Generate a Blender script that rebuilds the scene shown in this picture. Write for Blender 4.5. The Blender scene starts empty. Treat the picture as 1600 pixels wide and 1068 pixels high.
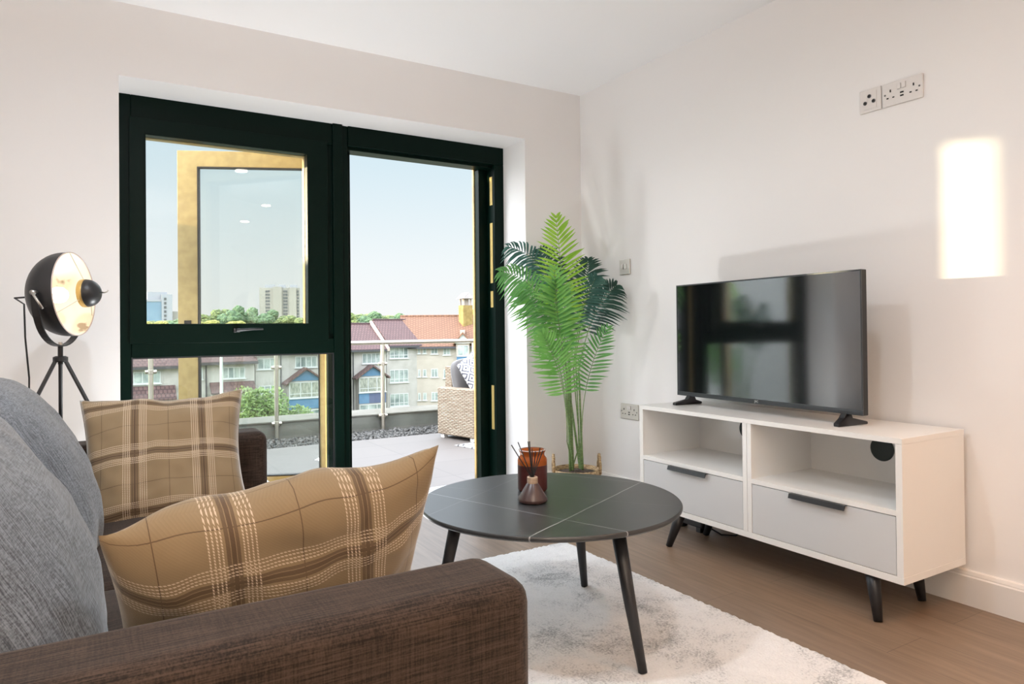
import bpy, bmesh, math, random
from mathutils import Vector, Matrix, Euler, noise

scene = bpy.context.scene
COL = scene.collection
R = math.radians
PI = math.pi
ORIGIN = {}

# ------------------------------------------------------------------ helpers
class MB:
    """Collects geometry for one mesh object."""
    def __init__(self):
        self.bm = bmesh.new()
        self.uv = None

    def face(self, vs, mi=0):
        try:
            f = self.bm.faces.new(vs)
            f.material_index = mi
            return f
        except ValueError:
            return None

    def box(self, x0, x1, y0, y1, z0, z1, mi=0, mtx=None):
        pts = [Vector((x, y, z)) for z in (z0, z1) for (x, y) in ((x0, y0), (x1, y0), (x1, y1), (x0, y1))]
        if mtx is not None:
            pts = [mtx @ p for p in pts]
        v = [self.bm.verts.new(p) for p in pts]
        for q in ((3, 2, 1, 0), (4, 5, 6, 7), (0, 1, 5, 4), (1, 2, 6, 5), (2, 3, 7, 6), (3, 0, 4, 7)):
            self.face([v[i] for i in q], mi)
        return v

    def frame(self, x0, x1, z0, z1, w, y0, y1, mi=0, mtx=None, ws=None):
        """Rectangular ring in the xz plane, thickness y0..y1; ws = (left, right, bottom, top)."""
        l, r, b, t = ws if ws else (w, w, w, w)
        o = [(x0, z0), (x1, z0), (x1, z1), (x0, z1)]
        i = [(x0 + l, z0 + b), (x1 - r, z0 + b), (x1 - r, z1 - t), (x0 + l, z1 - t)]
        def mk(p, y):
            q = Vector((p[0], y, p[1]))
            return self.bm.verts.new(mtx @ q if mtx is not None else q)
        A = [mk(p, y0) for p in o]; B = [mk(p, y0) for p in i]
        C = [mk(p, y1) for p in o]; D = [mk(p, y1) for p in i]
        for k in range(4):
            j = (k + 1) % 4
            self.face([A[k], A[j], B[j], B[k]], mi)
            self.face([C[j], C[k], D[k], D[j]], mi)
            self.face([A[j], A[k], C[k], C[j]], mi)
            self.face([B[k], B[j], D[j], D[k]], mi)

    def prism(self, poly, h0, h1, axis=2, mi=0, mtx=None):
        """Extrude a 2D polygon along an axis."""
        def mk(p, h):
            if axis == 2: q = Vector((p[0], p[1], h))
            elif axis == 1: q = Vector((p[0], h, p[1]))
            else: q = Vector((h, p[0], p[1]))
            return self.bm.verts.new(mtx @ q if mtx is not None else q)
        a = [mk(p, h0) for p in poly]; b = [mk(p, h1) for p in poly]
        n = len(poly)
        self.face(list(reversed(a)), mi); self.face(b, mi)
        for k in range(n):
            j = (k + 1) % n
            self.face([a[k], a[j], b[j], b[k]], mi)

    def tube(self, pts, rad, seg=10, mi=0, cap=True):
        pts = [Vector(p) for p in pts]
        if not isinstance(rad, (list, tuple)):
            rad = [rad] * len(pts)
        rings = []
        up = None
        for i, p in enumerate(pts):
            t = (pts[min(i + 1, len(pts) - 1)] - pts[max(i - 1, 0)]).normalized()
            if up is None:
                up = Vector((0, 0, 1)) if abs(t.z) < .9 else Vector((1, 0, 0))
            a = t.cross(up)
            if a.length < 1e-6:
                a = t.orthogonal()
            a.normalize()
            b = a.cross(t).normalized()
            up = b
            rings.append([self.bm.verts.new(p + (a * math.cos(2 * PI * k / seg) + b * math.sin(2 * PI * k / seg)) * rad[i]) for k in range(seg)])
        for i in range(len(rings) - 1):
            for k in range(seg):
                j = (k + 1) % seg
                self.face([rings[i][k], rings[i][j], rings[i + 1][j], rings[i + 1][k]], mi)
        if cap:
            self.face(list(reversed(rings[0])), mi); self.face(rings[-1], mi)

    def lathe(self, prof, c=(0, 0, 0), seg=48, mi=0, mtx=None, capb=True, capt=True):
        """Revolve (r, z) profile about the z axis at c."""
        rings = []
        for r, z in prof:
            ring = []
            for k in range(seg):
                q = Vector((c[0] + r * math.cos(2 * PI * k / seg), c[1] + r * math.sin(2 * PI * k / seg), c[2] + z))
                ring.append(self.bm.verts.new(mtx @ q if mtx is not None else q))
            rings.append(ring)
        for i in range(len(rings) - 1):
            for k in range(seg):
                j = (k + 1) % seg
                self.face([rings[i][k], rings[i][j], rings[i + 1][j], rings[i + 1][k]], mi)
        if capb: self.face(list(reversed(rings[0])), mi)
        if capt: self.face(rings[-1], mi)

    def build(self, name, mats, parent=None, smooth=False, bevel=0, bseg=2, loc=None, auto=None, subd=0):
        me = bpy.data.meshes.new(name)
        off = None
        if parent is not None:
            off = ORIGIN.get(parent.name)
        elif loc is not None:
            off = Vector(loc)
        if off is not None:
            bmesh.ops.translate(self.bm, verts=self.bm.verts, vec=-off)
        bmesh.ops.recalc_face_normals(self.bm, faces=self.bm.faces) if not getattr(self, 'keep', False) else None
        if smooth:
            for f in self.bm.faces:
                f.smooth = True
        self.bm.to_mesh(me); self.bm.free()
        if not isinstance(mats, (list, tuple)):
            mats = [mats]
        for m in mats:
            me.materials.append(m)
        o = bpy.data.objects.new(name, me)
        COL.objects.link(o)
        if parent is not None:
            o.parent = parent
            if off is not None:
                ORIGIN[o.name] = off
        elif loc is not None:
            o.location = loc
            ORIGIN[o.name] = Vector(loc)
        if bevel:
            b = o.modifiers.new('bevel', 'BEVEL'); b.width = bevel; b.segments = bseg
            b.limit_method = 'ANGLE'; b.angle_limit = R(40)
            for p in me.polygons: p.use_smooth = True
            b.harden_normals = True
        if subd:
            s = o.modifiers.new('subd', 'SUBSURF'); s.levels = subd; s.render_levels = subd
        return o

def tag(o, label, cat, group=None):
    o['label'] = label; o['category'] = cat
    if group: o['group'] = group
    return o

def struct(o):
    o['kind'] = 'structure'
    return o

def thing(name, label, cat, loc=(0, 0, 0), group=None, rot=None, local=False):
    o = bpy.data.objects.new(name, None)
    o.empty_display_size = .05
    COL.objects.link(o)
    o.location = loc
    if rot: o.rotation_euler = rot
    tag(o, label, cat, group)
    if not local:
        ORIGIN[o.name] = Vector(loc)
    return o

def copy_tree(o, parent=None, share=True):
    c = o.copy(); COL.objects.link(c)
    if parent is not None: c.parent = parent
    for ch in list(o.children):
        copy_tree(ch, c)
    return c

# ------------------------------------------------------------------ materials
def new_mat(name):
    m = bpy.data.materials.new(name); m.use_nodes = True
    nt = m.node_tree
    return m, nt, nt.nodes['Principled BSDF'], nt.links

def plain(name, col, rough=.5, metal=0, spec=.5, coat=0, emit=None, es=0, sheen=0, bump=0, bscale=200):
    m, nt, b, L = new_mat(name)
    b.inputs['Base Color'].default_value = (*col, 1)
    b.inputs['Roughness'].default_value = rough
    b.inputs['Metallic'].default_value = metal
    b.inputs['Specular IOR Level'].default_value = spec
    if coat: b.inputs['Coat Weight'].default_value = coat
    if sheen: b.inputs['Sheen Weight'].default_value = sheen
    if emit:
        b.inputs['Emission Color'].default_value = (*emit, 1); b.inputs['Emission Strength'].default_value = es
    if bump:
        tc = nt.nodes.new('ShaderNodeTexCoord'); n = nt.nodes.new('ShaderNodeTexNoise'); bp = nt.nodes.new('ShaderNodeBump')
        n.inputs['Scale'].default_value = bscale; n.inputs['Detail'].default_value = 3
        bp.inputs['Strength'].default_value = bump; bp.inputs['Distance'].default_value = .002
        L.new(tc.outputs['Object'], n.inputs['Vector']); L.new(n.outputs['Fac'], bp.inputs['Height']); L.new(bp.outputs[0], b.inputs['Normal'])
    return m

def ramp(nt, stops, interp='LINEAR'):
    r = nt.nodes.new('ShaderNodeValToRGB'); r.color_ramp.interpolation = interp
    e = r.color_ramp.elements
    while len(e) < len(stops): e.new(.5)
    for k, (p, c) in enumerate(stops):
        e[k].position = p
        e[k].color = (c, c, c, 1) if isinstance(c, (int, float)) else (*c, 1)
    return r

def noisy(name, c0, c1, scale=5, rough=.7, detail=4, bump=0, bdist=.01, stretch=(1, 1, 1), lo=.35, hi=.65, coord='Object', metal=0, spec=.5, sheen=0):
    m, nt, b, L = new_mat(name)
    tc = nt.nodes.new('ShaderNodeTexCoord'); mp = nt.nodes.new('ShaderNodeMapping'); n = nt.nodes.new('ShaderNodeTexNoise')
    mp.inputs['Scale'].default_value = stretch
    n.inputs['Scale'].default_value = scale; n.inputs['Detail'].default_value = detail
    r = ramp(nt, [(lo, c0), (hi, c1)])
    L.new(tc.outputs[coord], mp.inputs[0]); L.new(mp.outputs[0], n.inputs['Vector']); L.new(n.outputs['Fac'], r.inputs[0])
    L.new(r.outputs[0], b.inputs['Base Color'])
    b.inputs['Roughness'].default_value = rough; b.inputs['Metallic'].default_value = metal
    b.inputs['Specular IOR Level'].default_value = spec
    if sheen: b.inputs['Sheen Weight'].default_value = sheen
    if bump:
        bp = nt.nodes.new('ShaderNodeBump'); bp.inputs['Strength'].default_value = bump; bp.inputs['Distance'].default_value = bdist
        L.new(n.outputs['Fac'], bp.inputs['Height']); L.new(bp.outputs[0], b.inputs['Normal'])
    return m

def math_node(nt, op, a, b=None, c=None):
    n = nt.nodes.new('ShaderNodeMath'); n.operation = op
    for k, v in enumerate((a, b, c)):
        if v is None: continue
        if isinstance(v, (int, float)): n.inputs[k].default_value = v
        else: nt.links.new(v, n.inputs[k])
    return n.outputs[0]

def mixc(nt, fac, a, b, mode='MIX'):
    n = nt.nodes.new('ShaderNodeMix'); n.data_type = 'RGBA'; n.blend_type = mode
    for s, v in ((0, fac), (6, a), (7, b)):
        if isinstance(v, (int, float)): n.inputs[s].default_value = v
        elif isinstance(v, tuple): n.inputs[s].default_value = (*v, 1)
        else: nt.links.new(v, n.inputs[s])
    return n.outputs[2]

def linen(name, dark, light, sheen=.25, scale=1.0, wt=(.5, .3, .2)):
    """Woven slub upholstery: streaks in warp and weft."""
    m, nt, b, L = new_mat(name)
    tc = nt.nodes.new('ShaderNodeTexCoord')
    outs = []
    for st, sc in (((14, 430, 430), 1), ((430, 430, 14), 1), ((430, 14, 430), 1), ((6, 6, 6), 1)):
        mp = nt.nodes.new('ShaderNodeMapping'); mp.inputs['Scale'].default_value = tuple(s * scale for s in st)
        n = nt.nodes.new('ShaderNodeTexNoise'); n.inputs['Scale'].default_value = 1; n.inputs['Detail'].default_value = 3
        L.new(tc.outputs['Object'], mp.inputs[0]); L.new(mp.outputs[0], n.inputs['Vector']); outs.append(n.outputs['Fac'])
    s = math_node(nt, 'ADD', math_node(nt, 'MULTIPLY', outs[0], wt[0]), math_node(nt, 'MULTIPLY', outs[1], wt[1]))
    s = math_node(nt, 'ADD', s, math_node(nt, 'MULTIPLY', outs[2], wt[2]))
    s2 = math_node(nt, 'ADD', s, math_node(nt, 'MULTIPLY', math_node(nt, 'SUBTRACT', outs[3], .5), .12))
    r = ramp(nt, [(.40, dark), (.60, light)])
    L.new(s2, r.inputs[0]); L.new(r.outputs[0], b.inputs['Base Color'])
    bp = nt.nodes.new('ShaderNodeBump'); bp.inputs['Strength'].default_value = .22; bp.inputs['Distance'].default_value = .002
    L.new(s, bp.inputs['Height']); L.new(bp.outputs[0], b.inputs['Normal'])
    b.inputs['Roughness'].default_value = .85; b.inputs['Specular IOR Level'].default_value = .25
    b.inputs['Sheen Weight'].default_value = sheen; b.inputs['Sheen Roughness'].default_value = .4
    return m

def plaid(name, period=.43, off=(0, 0)):
    m, nt, b, L = new_mat(name)
    uv = nt.nodes.new('ShaderNodeUVMap'); sep = nt.nodes.new('ShaderNodeSeparateXYZ')
    L.new(uv.outputs[0], sep.inputs[0])
    base = (.235, .168, .098); dk = (.050, .027, .019); lt = (.62, .50, .385)
    dark_stops = [(0, 0), (.452, 0), (.455, .75), (.482, .2), (.492, .95), (.520, .2), (.528, .75), (.552, 0), (.985, 0), (.99, .8), (.999, 0)]
    lines = []
    for c in (.335, .365, .395, .425, .575, .605, .635, .665):
        lines += [(c, 1), (c + .0115, 0)]
    light_stops = [(0, 0)] + lines
    # twill used to break the lines into stitches
    ob = nt.nodes.new('ShaderNodeUVMap'); sp = nt.nodes.new('ShaderNodeSeparateXYZ'); L.new(ob.outputs[0], sp.inputs[0])
    dsum = math_node(nt, 'ADD', math_node(nt, 'MULTIPLY', sp.outputs[0], 92), math_node(nt, 'MULTIPLY', sp.outputs[1], 92))
    tw = math_node(nt, 'FRACT', dsum)
    twm = math_node(nt, 'GREATER_THAN', tw, .34)
    D = []; W = []
    for k in (0, 1):
        f = math_node(nt, 'FRACT', math_node(nt, 'ADD', math_node(nt, 'DIVIDE', sep.outputs[k], period), off[k]))
        r1 = ramp(nt, dark_stops, 'CONSTANT'); r2 = ramp(nt, light_stops, 'CONSTANT')
        L.new(f, r1.inputs[0]); L.new(f, r2.inputs[0]); D.append(r1.outputs[0]); W.append(r2.outputs[0])
    d = math_node(nt, 'MULTIPLY', math_node(nt, 'MAXIMUM', D[0], D[1]), .76)
    w = math_node(nt, 'MULTIPLY', math_node(nt, 'MULTIPLY', math_node(nt, 'MAXIMUM', W[0], W[1]), twm), .8)
    # diagonal twill shade and cloth mottling
    tc = nt.nodes.new('ShaderNodeTexCoord'); n = nt.nodes.new('ShaderNodeTexNoise'); n.inputs['Scale'].default_value = 14; n.inputs['Detail'].default_value = 4
    L.new(tc.outputs['Object'], n.inputs['Vector'])
    c = mixc(nt, math_node(nt, 'MULTIPLY', tw, .28), base, (.145, .100, .055))
    c = mixc(nt, math_node(nt, 'MULTIPLY', n.outputs['Fac'], .35), c, (.31, .23, .14))
    c = mixc(nt, d, c, dk)
    c = mixc(nt, w, c, lt)
    L.new(c, b.inputs['Base Color'])
    bp = nt.nodes.new('ShaderNodeBump'); bp.inputs['Strength'].default_value = .3; bp.inputs['Distance'].default_value = .0015
    L.new(tw, bp.inputs['Height']); L.new(bp.outputs[0], b.inputs['Normal'])
    b.inputs['Roughness'].default_value = .92; b.inputs['Specular IOR Level'].default_value = .15
    b.inputs['Sheen Weight'].default_value = .55; b.inputs['Sheen Roughness'].default_value = .35
    return m

def glass(name, tint=(1, 1, 1), ior=1.45, gloss=.0):
    m = bpy.data.materials.new(name); m.use_nodes = True
    nt = m.node_tree; nt.nodes.clear(); L = nt.links
    out = nt.nodes.new('ShaderNodeOutputMaterial'); t = nt.nodes.new('ShaderNodeBsdfTransparent'); g = nt.nodes.new('ShaderNodeBsdfGlossy')
    mx = nt.nodes.new('ShaderNodeMixShader'); f = nt.nodes.new('ShaderNodeFresnel')
    geo = nt.nodes.new('ShaderNodeNewGeometry')
    L.new(math_node(nt, 'ADD', math_node(nt, 'MULTIPLY', geo.outputs['Backfacing'], 1 / ior - ior), ior), f.inputs['IOR'])   # same reflectance on both faces
    t.inputs[0].default_value = (*tint, 1); g.inputs['Roughness'].default_value = gloss
    L.new(f.outputs[0], mx.inputs[0]); L.new(t.outputs[0], mx.inputs[1]); L.new(g.outputs[0], mx.inputs[2]); L.new(mx.outputs[0], out.inputs[0])
    return m

M = {}
M['wall'] = plain('wall_paint', (.85, .835, .83), .55, spec=.3, bump=.04, bscale=90)
M['ceil'] = plain('ceiling_paint', (.90, .90, .91), .7, spec=.2)
M['trimw'] = plain('white_gloss_trim', (.80, .78, .76), .35)
M['reveal'] = plain('reveal_paint', (.86, .87, .89), .5, spec=.3)
M['frame'] = plain('dark_green_black_frame', (.0008, .0072, .0048), .40, spec=.09, bump=.05, bscale=400)
M['bronze'] = noisy('bronze_outer_frame', (.35, .265, .115), (.42, .325, .145), 30, .5, bump=.03, bdist=.001)
M['brass'] = plain('brass_strip', (.80, .60, .22), .35, .5)
M['gasket'] = plain('black_rubber', (.01, .01, .012), .6)
M['glass'] = glass('window_glass', (.97, .985, .98))
M['glass_green'] = glass('green_tinted_glass', (.955, .972, .96))
M['chrome'] = plain('brushed_steel', (.62, .60, .57), .32, 1)
M['steel_post'] = plain('stainless_post', (.52, .48, .41), .34, 1)
M['black'] = plain('black_metal', (.014, .014, .016), .42)
M['blackpl'] = plain('black_plastic', (.012, .012, .014), .35)
M['white_pl'] = plain('white_plastic', (.74, .71, .69), .3)
M['socket_steel'] = plain('brushed_socket_steel', (.62, .59, .54), .38, .6)
M['hole'] = plain('socket_hole', (.01, .01, .01), .6)
M['hole_grey'] = plain('socket_mark_grey', (.12, .12, .13), .5)
M['cab'] = plain('white_laminate', (.82, .81, .79), .32)
M['drawer'] = plain('pale_grey_laminate', (.60, .61, .62), .4)
M['legb'] = plain('black_lacquer_leg', (.010, .010, .012), .4)
M['screen'] = plain('tv_screen_glass', (.004, .004, .005), .07, spec=.5)
M['screen'].node_tree.nodes['Principled BSDF'].inputs['IOR'].default_value = 2.5
M['bezel'] = plain('tv_bezel', (.035, .04, .045), .28)
M['tvback'] = plain('tv_back_shell', (.012, .012, .013), .5)
M['logo'] = plain('silver_logo', (.75, .75, .75), .3, .6)
M['sofa'] = linen('sofa_grey_brown_linen', (.013, .0080, .0058), (.060, .038, .027), sheen=.10)
M['cushion'] = linen('cushion_linen_window_lit', (.060, .066, .076), (.200, .218, .245), sheen=.25, wt=(.02, .58, .40))  # sofa's linen made paler and bluer, cool window light put into the colour
M['plaid'] = plaid('tan_plaid_wool', .39, (.68, .50))
M['plaid2'] = plaid('tan_plaid_wool_two', .385, (.64, .22))
M['amber'] = None
M['wax'] = plain('burgundy_wax_glass', (.060, .012, .010), .35)
M['reed'] = plain('black_reed', (.012, .011, .011), .7)
M['collar'] = noisy('pale_wood_collar', (.42, .30, .21), (.56, .43, .32), 20, .5, stretch=(1, 1, 8))
M['bottle'] = plain('dark_plum_glass', (.055, .028, .026), .32, spec=.6)
M['lampin'] = None
M['bulb'] = plain('lit_bulb', (1, .9, .7), .4, emit=(1, .84, .58), es=6)
M['basket'] = noisy('woven_basket', (.20, .12, .06), (.55, .40, .22), 60, .8, bump=.6, bdist=.004, stretch=(1, 1, 3))
M['soil'] = noisy('basket_filling', (.03, .02, .015), (.10, .07, .05), 60, .9, bump=.5)
M['stem'] = noisy('palm_stem', (.10, .17, .06), (.20, .30, .11), 40, .55, stretch=(1, 1, 4))

def leaf_mat(name, c0, c1):
    m, nt, b, L = new_mat(name)
    tc = nt.nodes.new('ShaderNodeTexCoord'); n = nt.nodes.new('ShaderNodeTexNoise'); n.inputs['Scale'].default_value = 9
    r = ramp(nt, [(.35, c0), (.65, c1)])
    L.new(tc.outputs['Object'], n.inputs['Vector']); L.new(n.outputs['Fac'], r.inputs[0]); L.new(r.outputs[0], b.inputs['Base Color'])
    b.inputs['Roughness'].default_value = .42
    tr = nt.nodes.new('ShaderNodeBsdfTranslucent'); mx = nt.nodes.new('ShaderNodeMixShader'); mx.inputs[0].default_value = .3
    L.new(r.outputs[0], tr.inputs[0])
    L.new(b.outputs[0], mx.inputs[1]); L.new(tr.outputs[0], mx.inputs[2])
    L.new(mx.outputs[0], nt.nodes['Material Output'].inputs[0])
    return m
M['leaf_yg'] = leaf_mat('leaf_yellow_green', (.24, .50, .03), (.38, .62, .08))
M['leaf_lt'] = leaf_mat('leaf_light_green', (.14, .38, .07), (.24, .52, .14))
M['leaf_md'] = leaf_mat('leaf_mid_green', (.09, .28, .07), (.15, .40, .12))
M['leaf_dk'] = leaf_mat('leaf_dark_green', (.018, .06, .045), (.04, .11, .08))
M['leaf_bl'] = leaf_mat('leaf_blue_green', (.04, .13, .11), (.09, .22, .18))

def amber_mat():
    m, nt, b, L = new_mat('amber_glass')
    b.inputs['Base Color'].default_value = (.50, .15, .03, 1); b.inputs['Roughness'].default_value = .25
    tr = nt.nodes.new('ShaderNodeBsdfTransparent'); tr.inputs[0].default_value = (.72, .30, .07, 1)
    mx = nt.nodes.new('ShaderNodeMixShader'); mx.inputs[0].default_value = .5
    L.new(b.outputs[0], mx.inputs[1]); L.new(tr.outputs[0], mx.inputs[2]); L.new(mx.outputs[0], nt.nodes['Material Output'].inputs[0])
    return m
M['amber'] = amber_mat()
M['rim'] = plain('pale_glass_rim', (.55, .45, .42), .2)
M['lampin'] = noisy('gold_leaf_lamp_lining', (.42, .33, .25), (.88, .82, .72), 13, .45, detail=3, lo=.33, hi=.39)
M['shade'] = plain('black_lamp_shade', (.020, .020, .022), .40)
M['grommet'] = plain('cable_grommet', (.006, .014, .012), .5)

def table_mat():
    m, nt, b, L = new_mat('dark_stone_top')
    tc = nt.nodes.new('ShaderNodeTexCoord'); sep = nt.nodes.new('ShaderNodeSeparateXYZ'); L.new(tc.outputs['Object'], sep.inputs[0])
    n = nt.nodes.new('ShaderNodeTexNoise'); n.inputs['Scale'].default_value = 5; n.inputs['Detail'].default_value = 5
    L.new(tc.outputs['Object'], n.inputs['Vector'])
    wob = math_node(nt, 'MULTIPLY', math_node(nt, 'SUBTRACT', n.outputs['Fac'], .5), .012)
    tot = None
    # thin white veins: a*x + b*y = c
    for a, bb, c, w, st in ((-.438, .899, -.1557, .0026, .75), (.936, .351, -.1718, .0022, .55), (.872, .489, .3503, .0022, .5), (.797, .604, .0391, .0014, .22), (-.52, .854, .24, .0014, .25)):
        d = math_node(nt, 'ADD', math_node(nt, 'MULTIPLY', sep.outputs[0], a), math_node(nt, 'MULTIPLY', sep.outputs[1], bb))
        d = math_node(nt, 'ABSOLUTE', math_node(nt, 'SUBTRACT', math_node(nt, 'ADD', d, wob), c))
        k = math_node(nt, 'MULTIPLY', math_node(nt, 'SUBTRACT', 1, math_node(nt, 'MINIMUM', math_node(nt, 'DIVIDE', d, w), 1)), st)
        tot = k if tot is None else math_node(nt, 'MAXIMUM', tot, k)
    n2 = nt.nodes.new('ShaderNodeTexNoise'); n2.inputs['Scale'].default_value = 3.5; L.new(tc.outputs['Object'], n2.inputs['Vector'])
    fade = ramp(nt, [(.36, .5), (.5, 1)]); L.new(n2.outputs['Fac'], fade.inputs[0])
    tot = math_node(nt, 'MULTIPLY', tot, fade.outputs[0])
    c = mixc(nt, n.outputs['Fac'], (.020, .021, .022), (.040, .041, .042))
    c = mixc(nt, tot, c, (.62, .62, .62))
    L.new(c, b.inputs['Base Color'])
    b.inputs['Roughness'].default_value = .33; b.inputs['Specular IOR Level'].default_value = .55
    return m
M['table'] = table_mat()

def floor_mat():
    m, nt, b, L = new_mat('oak_plank_floor')
    tc = nt.nodes.new('ShaderNodeTexCoord'); mp = nt.nodes.new('ShaderNodeMapping')
    mp.inputs['Rotation'].default_value = (0, 0, R(90)); mp.inputs['Location'].default_value = (.35, .03, 0)
    L.new(tc.outputs['Object'], mp.inputs[0])
    br = nt.nodes.new('ShaderNodeTexBrick'); br.inputs['Scale'].default_value = 1
    br.inputs['Brick Width'].default_value = 1.3; br.inputs['Row Height'].default_value = .185; br.inputs['Mortar Size'].default_value = .0012
    br.inputs['Color1'].default_value = (.205, .142, .098, 1); br.inputs['Color2'].default_value = (.235, .163, .112, 1); br.inputs['Mortar'].default_value = (.13, .09, .065, 1)
    br.offset = .43
    L.new(mp.outputs[0], br.inputs['Vector'])
    m2 = nt.nodes.new('ShaderNodeMapping'); m2.inputs['Scale'].default_value = (22, 1.6, 1); L.new(tc.outputs['Object'], m2.inputs[0])
    n = nt.nodes.new('ShaderNodeTexNoise'); n.inputs['Scale'].default_value = 2.2; n.inputs['Detail'].default_value = 7; n.inputs['Distortion'].default_value = .6
    L.new(m2.outputs[0], n.inputs['Vector'])
    r = ramp(nt, [(.3, .78), (.7, 1.12)]); L.new(n.outputs['Fac'], r.inputs[0])
    c = mixc(nt, 1.0, br.outputs['Color'], r.outputs[0], 'MULTIPLY')
    L.new(c, b.inputs['Base Color'])
    b.inputs['Roughness'].default_value = .36; b.inputs['Specular IOR Level'].default_value = .5
    bp = nt.nodes.new('ShaderNodeBump'); bp.inputs['Strength'].default_value = .08; bp.inputs['Distance'].default_value = .002
    L.new(n.outputs['Fac'], bp.inputs['Height']); L.new(bp.outputs[0], b.inputs['Normal'])
    return m
M['floor'] = floor_mat()

def rug_mat():
    m, nt, b, L = new_mat('mottled_grey_white_rug')
    tc = nt.nodes.new('ShaderNodeTexCoord')
    n1 = nt.nodes.new('ShaderNodeTexNoise'); n1.inputs['Scale'].default_value = 4.6; n1.inputs['Detail'].default_value = 8; n1.inputs['Roughness'].default_value = .72; n1.inputs['Distortion'].default_value = .25
    n2 = nt.nodes.new('ShaderNodeTexNoise'); n2.inputs['Scale'].default_value = 150; n2.inputs['Detail'].default_value = 2
    n3 = nt.nodes.new('ShaderNodeTexNoise'); n3.inputs['Scale'].default_value = 1.1; n3.inputs['Detail'].default_value = 2
    for n in (n1, n2, n3): L.new(tc.outputs['Object'], n.inputs['Vector'])
    r = ramp(nt, [(.32, (.27, .28, .29)), (.42, (.52, .525, .535)), (.50, (.71, .708, .71)), (.7, (.79, .785, .785))])
    s = math_node(nt, 'ADD', n1.outputs['Fac'], math_node(nt, 'MULTIPLY', math_node(nt, 'SUBTRACT', n2.outputs['Fac'], .5), .42))
    s = math_node(nt, 'ADD', s, math_node(nt, 'MULTIPLY', math_node(nt, 'SUBTRACT', n3.outputs['Fac'], .5), .18))
    s = math_node(nt, 'ADD', s, .02)
    L.new(s, r.inputs[0]); L.new(r.outputs[0], b.inputs['Base Color'])
    bp = nt.nodes.new('ShaderNodeBump'); bp.inputs['Strength'].default_value = .8; bp.inputs['Distance'].default_value = .004
    L.new(n2.outputs['Fac'], bp.inputs['Height']); L.new(bp.outputs[0], b.inputs['Normal'])
    b.inputs['Roughness'].default_value = .95; b.inputs['Specular IOR Level'].default_value = .1; b.inputs['Sheen Weight'].default_value = .3
    return m
M['rug'] = rug_mat()

# exterior materials
def brick_like(name, c1, c2, mort, bw, rh, ms, rough=.8, rot=None, coord='Object', scale=1, offset=.5, bump=.3, bd=.01):
    m, nt, b, L = new_mat(name)
    tc = nt.nodes.new('ShaderNodeTexCoord'); mp = nt.nodes.new('ShaderNodeMapping')
    if rot: mp.inputs['Rotation'].default_value = rot
    br = nt.nodes.new('ShaderNodeTexBrick'); br.inputs['Scale'].default_value = scale; br.offset = offset
    br.inputs['Brick Width'].default_value = bw; br.inputs['Row Height'].default_value = rh; br.inputs['Mortar Size'].default_value = ms
    br.inputs['Color1'].default_value = (*c1, 1); br.inputs['Color2'].default_value = (*c2, 1); br.inputs['Mortar'].default_value = (*mort, 1)
    L.new(tc.outputs[coord], mp.inputs[0]); L.new(mp.outputs[0], br.inputs['Vector']); L.new(br.outputs['Color'], b.inputs['Base Color'])
    b.inputs['Roughness'].default_value = rough
    if bump:
        bp = nt.nodes.new('ShaderNodeBump'); bp.inputs['Strength'].default_value = bump; bp.inputs['Distance'].default_value = bd
        L.new(br.outputs['Fac'], bp.inputs['Height']); bp.invert = True; L.new(bp.outputs[0], b.inputs['Normal'])
    return m
M['paving'] = brick_like('terrace_paving', (0.1138, 0.0979, 0.0878), (0.1238, 0.1073, 0.0965), (0.0756, 0.0662, 0.0590), 1.2, .6, .004, .6, offset=.0)
M['gravel'] = noisy('gravel_stones', (0.0280, 0.0280, 0.0272), (0.1680, 0.1600, 0.1480), 26, .9, detail=3, bump=1, bdist=.05)
M['concrete'] = noisy('weathered_upstand', (0.1125, 0.1072, 0.0938), (0.1725, 0.1650, 0.1462), 3, .9, detail=8, bump=.3, bdist=.01)
M['capping'] = noisy('upstand_capping', (0.1190, 0.1085, 0.0910), (0.1575, 0.1435, 0.1225), 2.5, .85, detail=7)
M['render'] = noisy('grey_render', (0.2720, 0.2558, 0.2395), (0.3248, 0.3069, 0.2883), 1.2, .9, detail=8, bump=.15, bdist=.02)
M['renderpink'] = noisy('cream_render', (0.3004, 0.2639, 0.2274), (0.3410, 0.3004, 0.2598), 1.2, .9, detail=8, bump=.15, bdist=.02)
M['tile_p'] = brick_like('purple_red_tiles', (0.0828, 0.0446, 0.0418), (0.1008, 0.0547, 0.0504), (0.0432, 0.0216, 0.0216), .30, .34, .045, .8)
M['tile_o'] = brick_like('orange_red_tiles', (0.1333, 0.0670, 0.0384), (0.1519, 0.0775, 0.0446), (0.0868, 0.0403, 0.0236), .30, .34, .035, .8)
M['fascia'] = plain('dark_gutter', (.03, .03, .035), .6)
M['verge'] = plain('pale_verge', (0.3120, 0.2520, 0.2160), .8)
M['upvc'] = plain('white_window_frame', (0.4092, 0.4158, 0.4158), .4)
M['pane'] = noisy('house_window_pane', (.10, .13, .13), (.34, .38, .36), .9, .12, detail=3)
M['curtain'] = noisy('curtained_pane', (.13, .14, .12), (.30, .30, .26), 3, .3, stretch=(4, 1, 1))
M['blue'] = noisy('blue_cladding', (0.0450, 0.1125, 0.2025), (0.0638, 0.1425, 0.2400), 1.5, .7, detail=5)
M['navy'] = plain('navy_cladding', (0.0488, 0.0638, 0.1275), .7)
M['grass'] = noisy('rough_grass', (.10, .15, .05), (.22, .27, .10), .2, .95, detail=8)
M['asphalt'] = noisy('grey_road', (.20, .20, .20), (.28, .28, .27), 1, .95)
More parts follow.
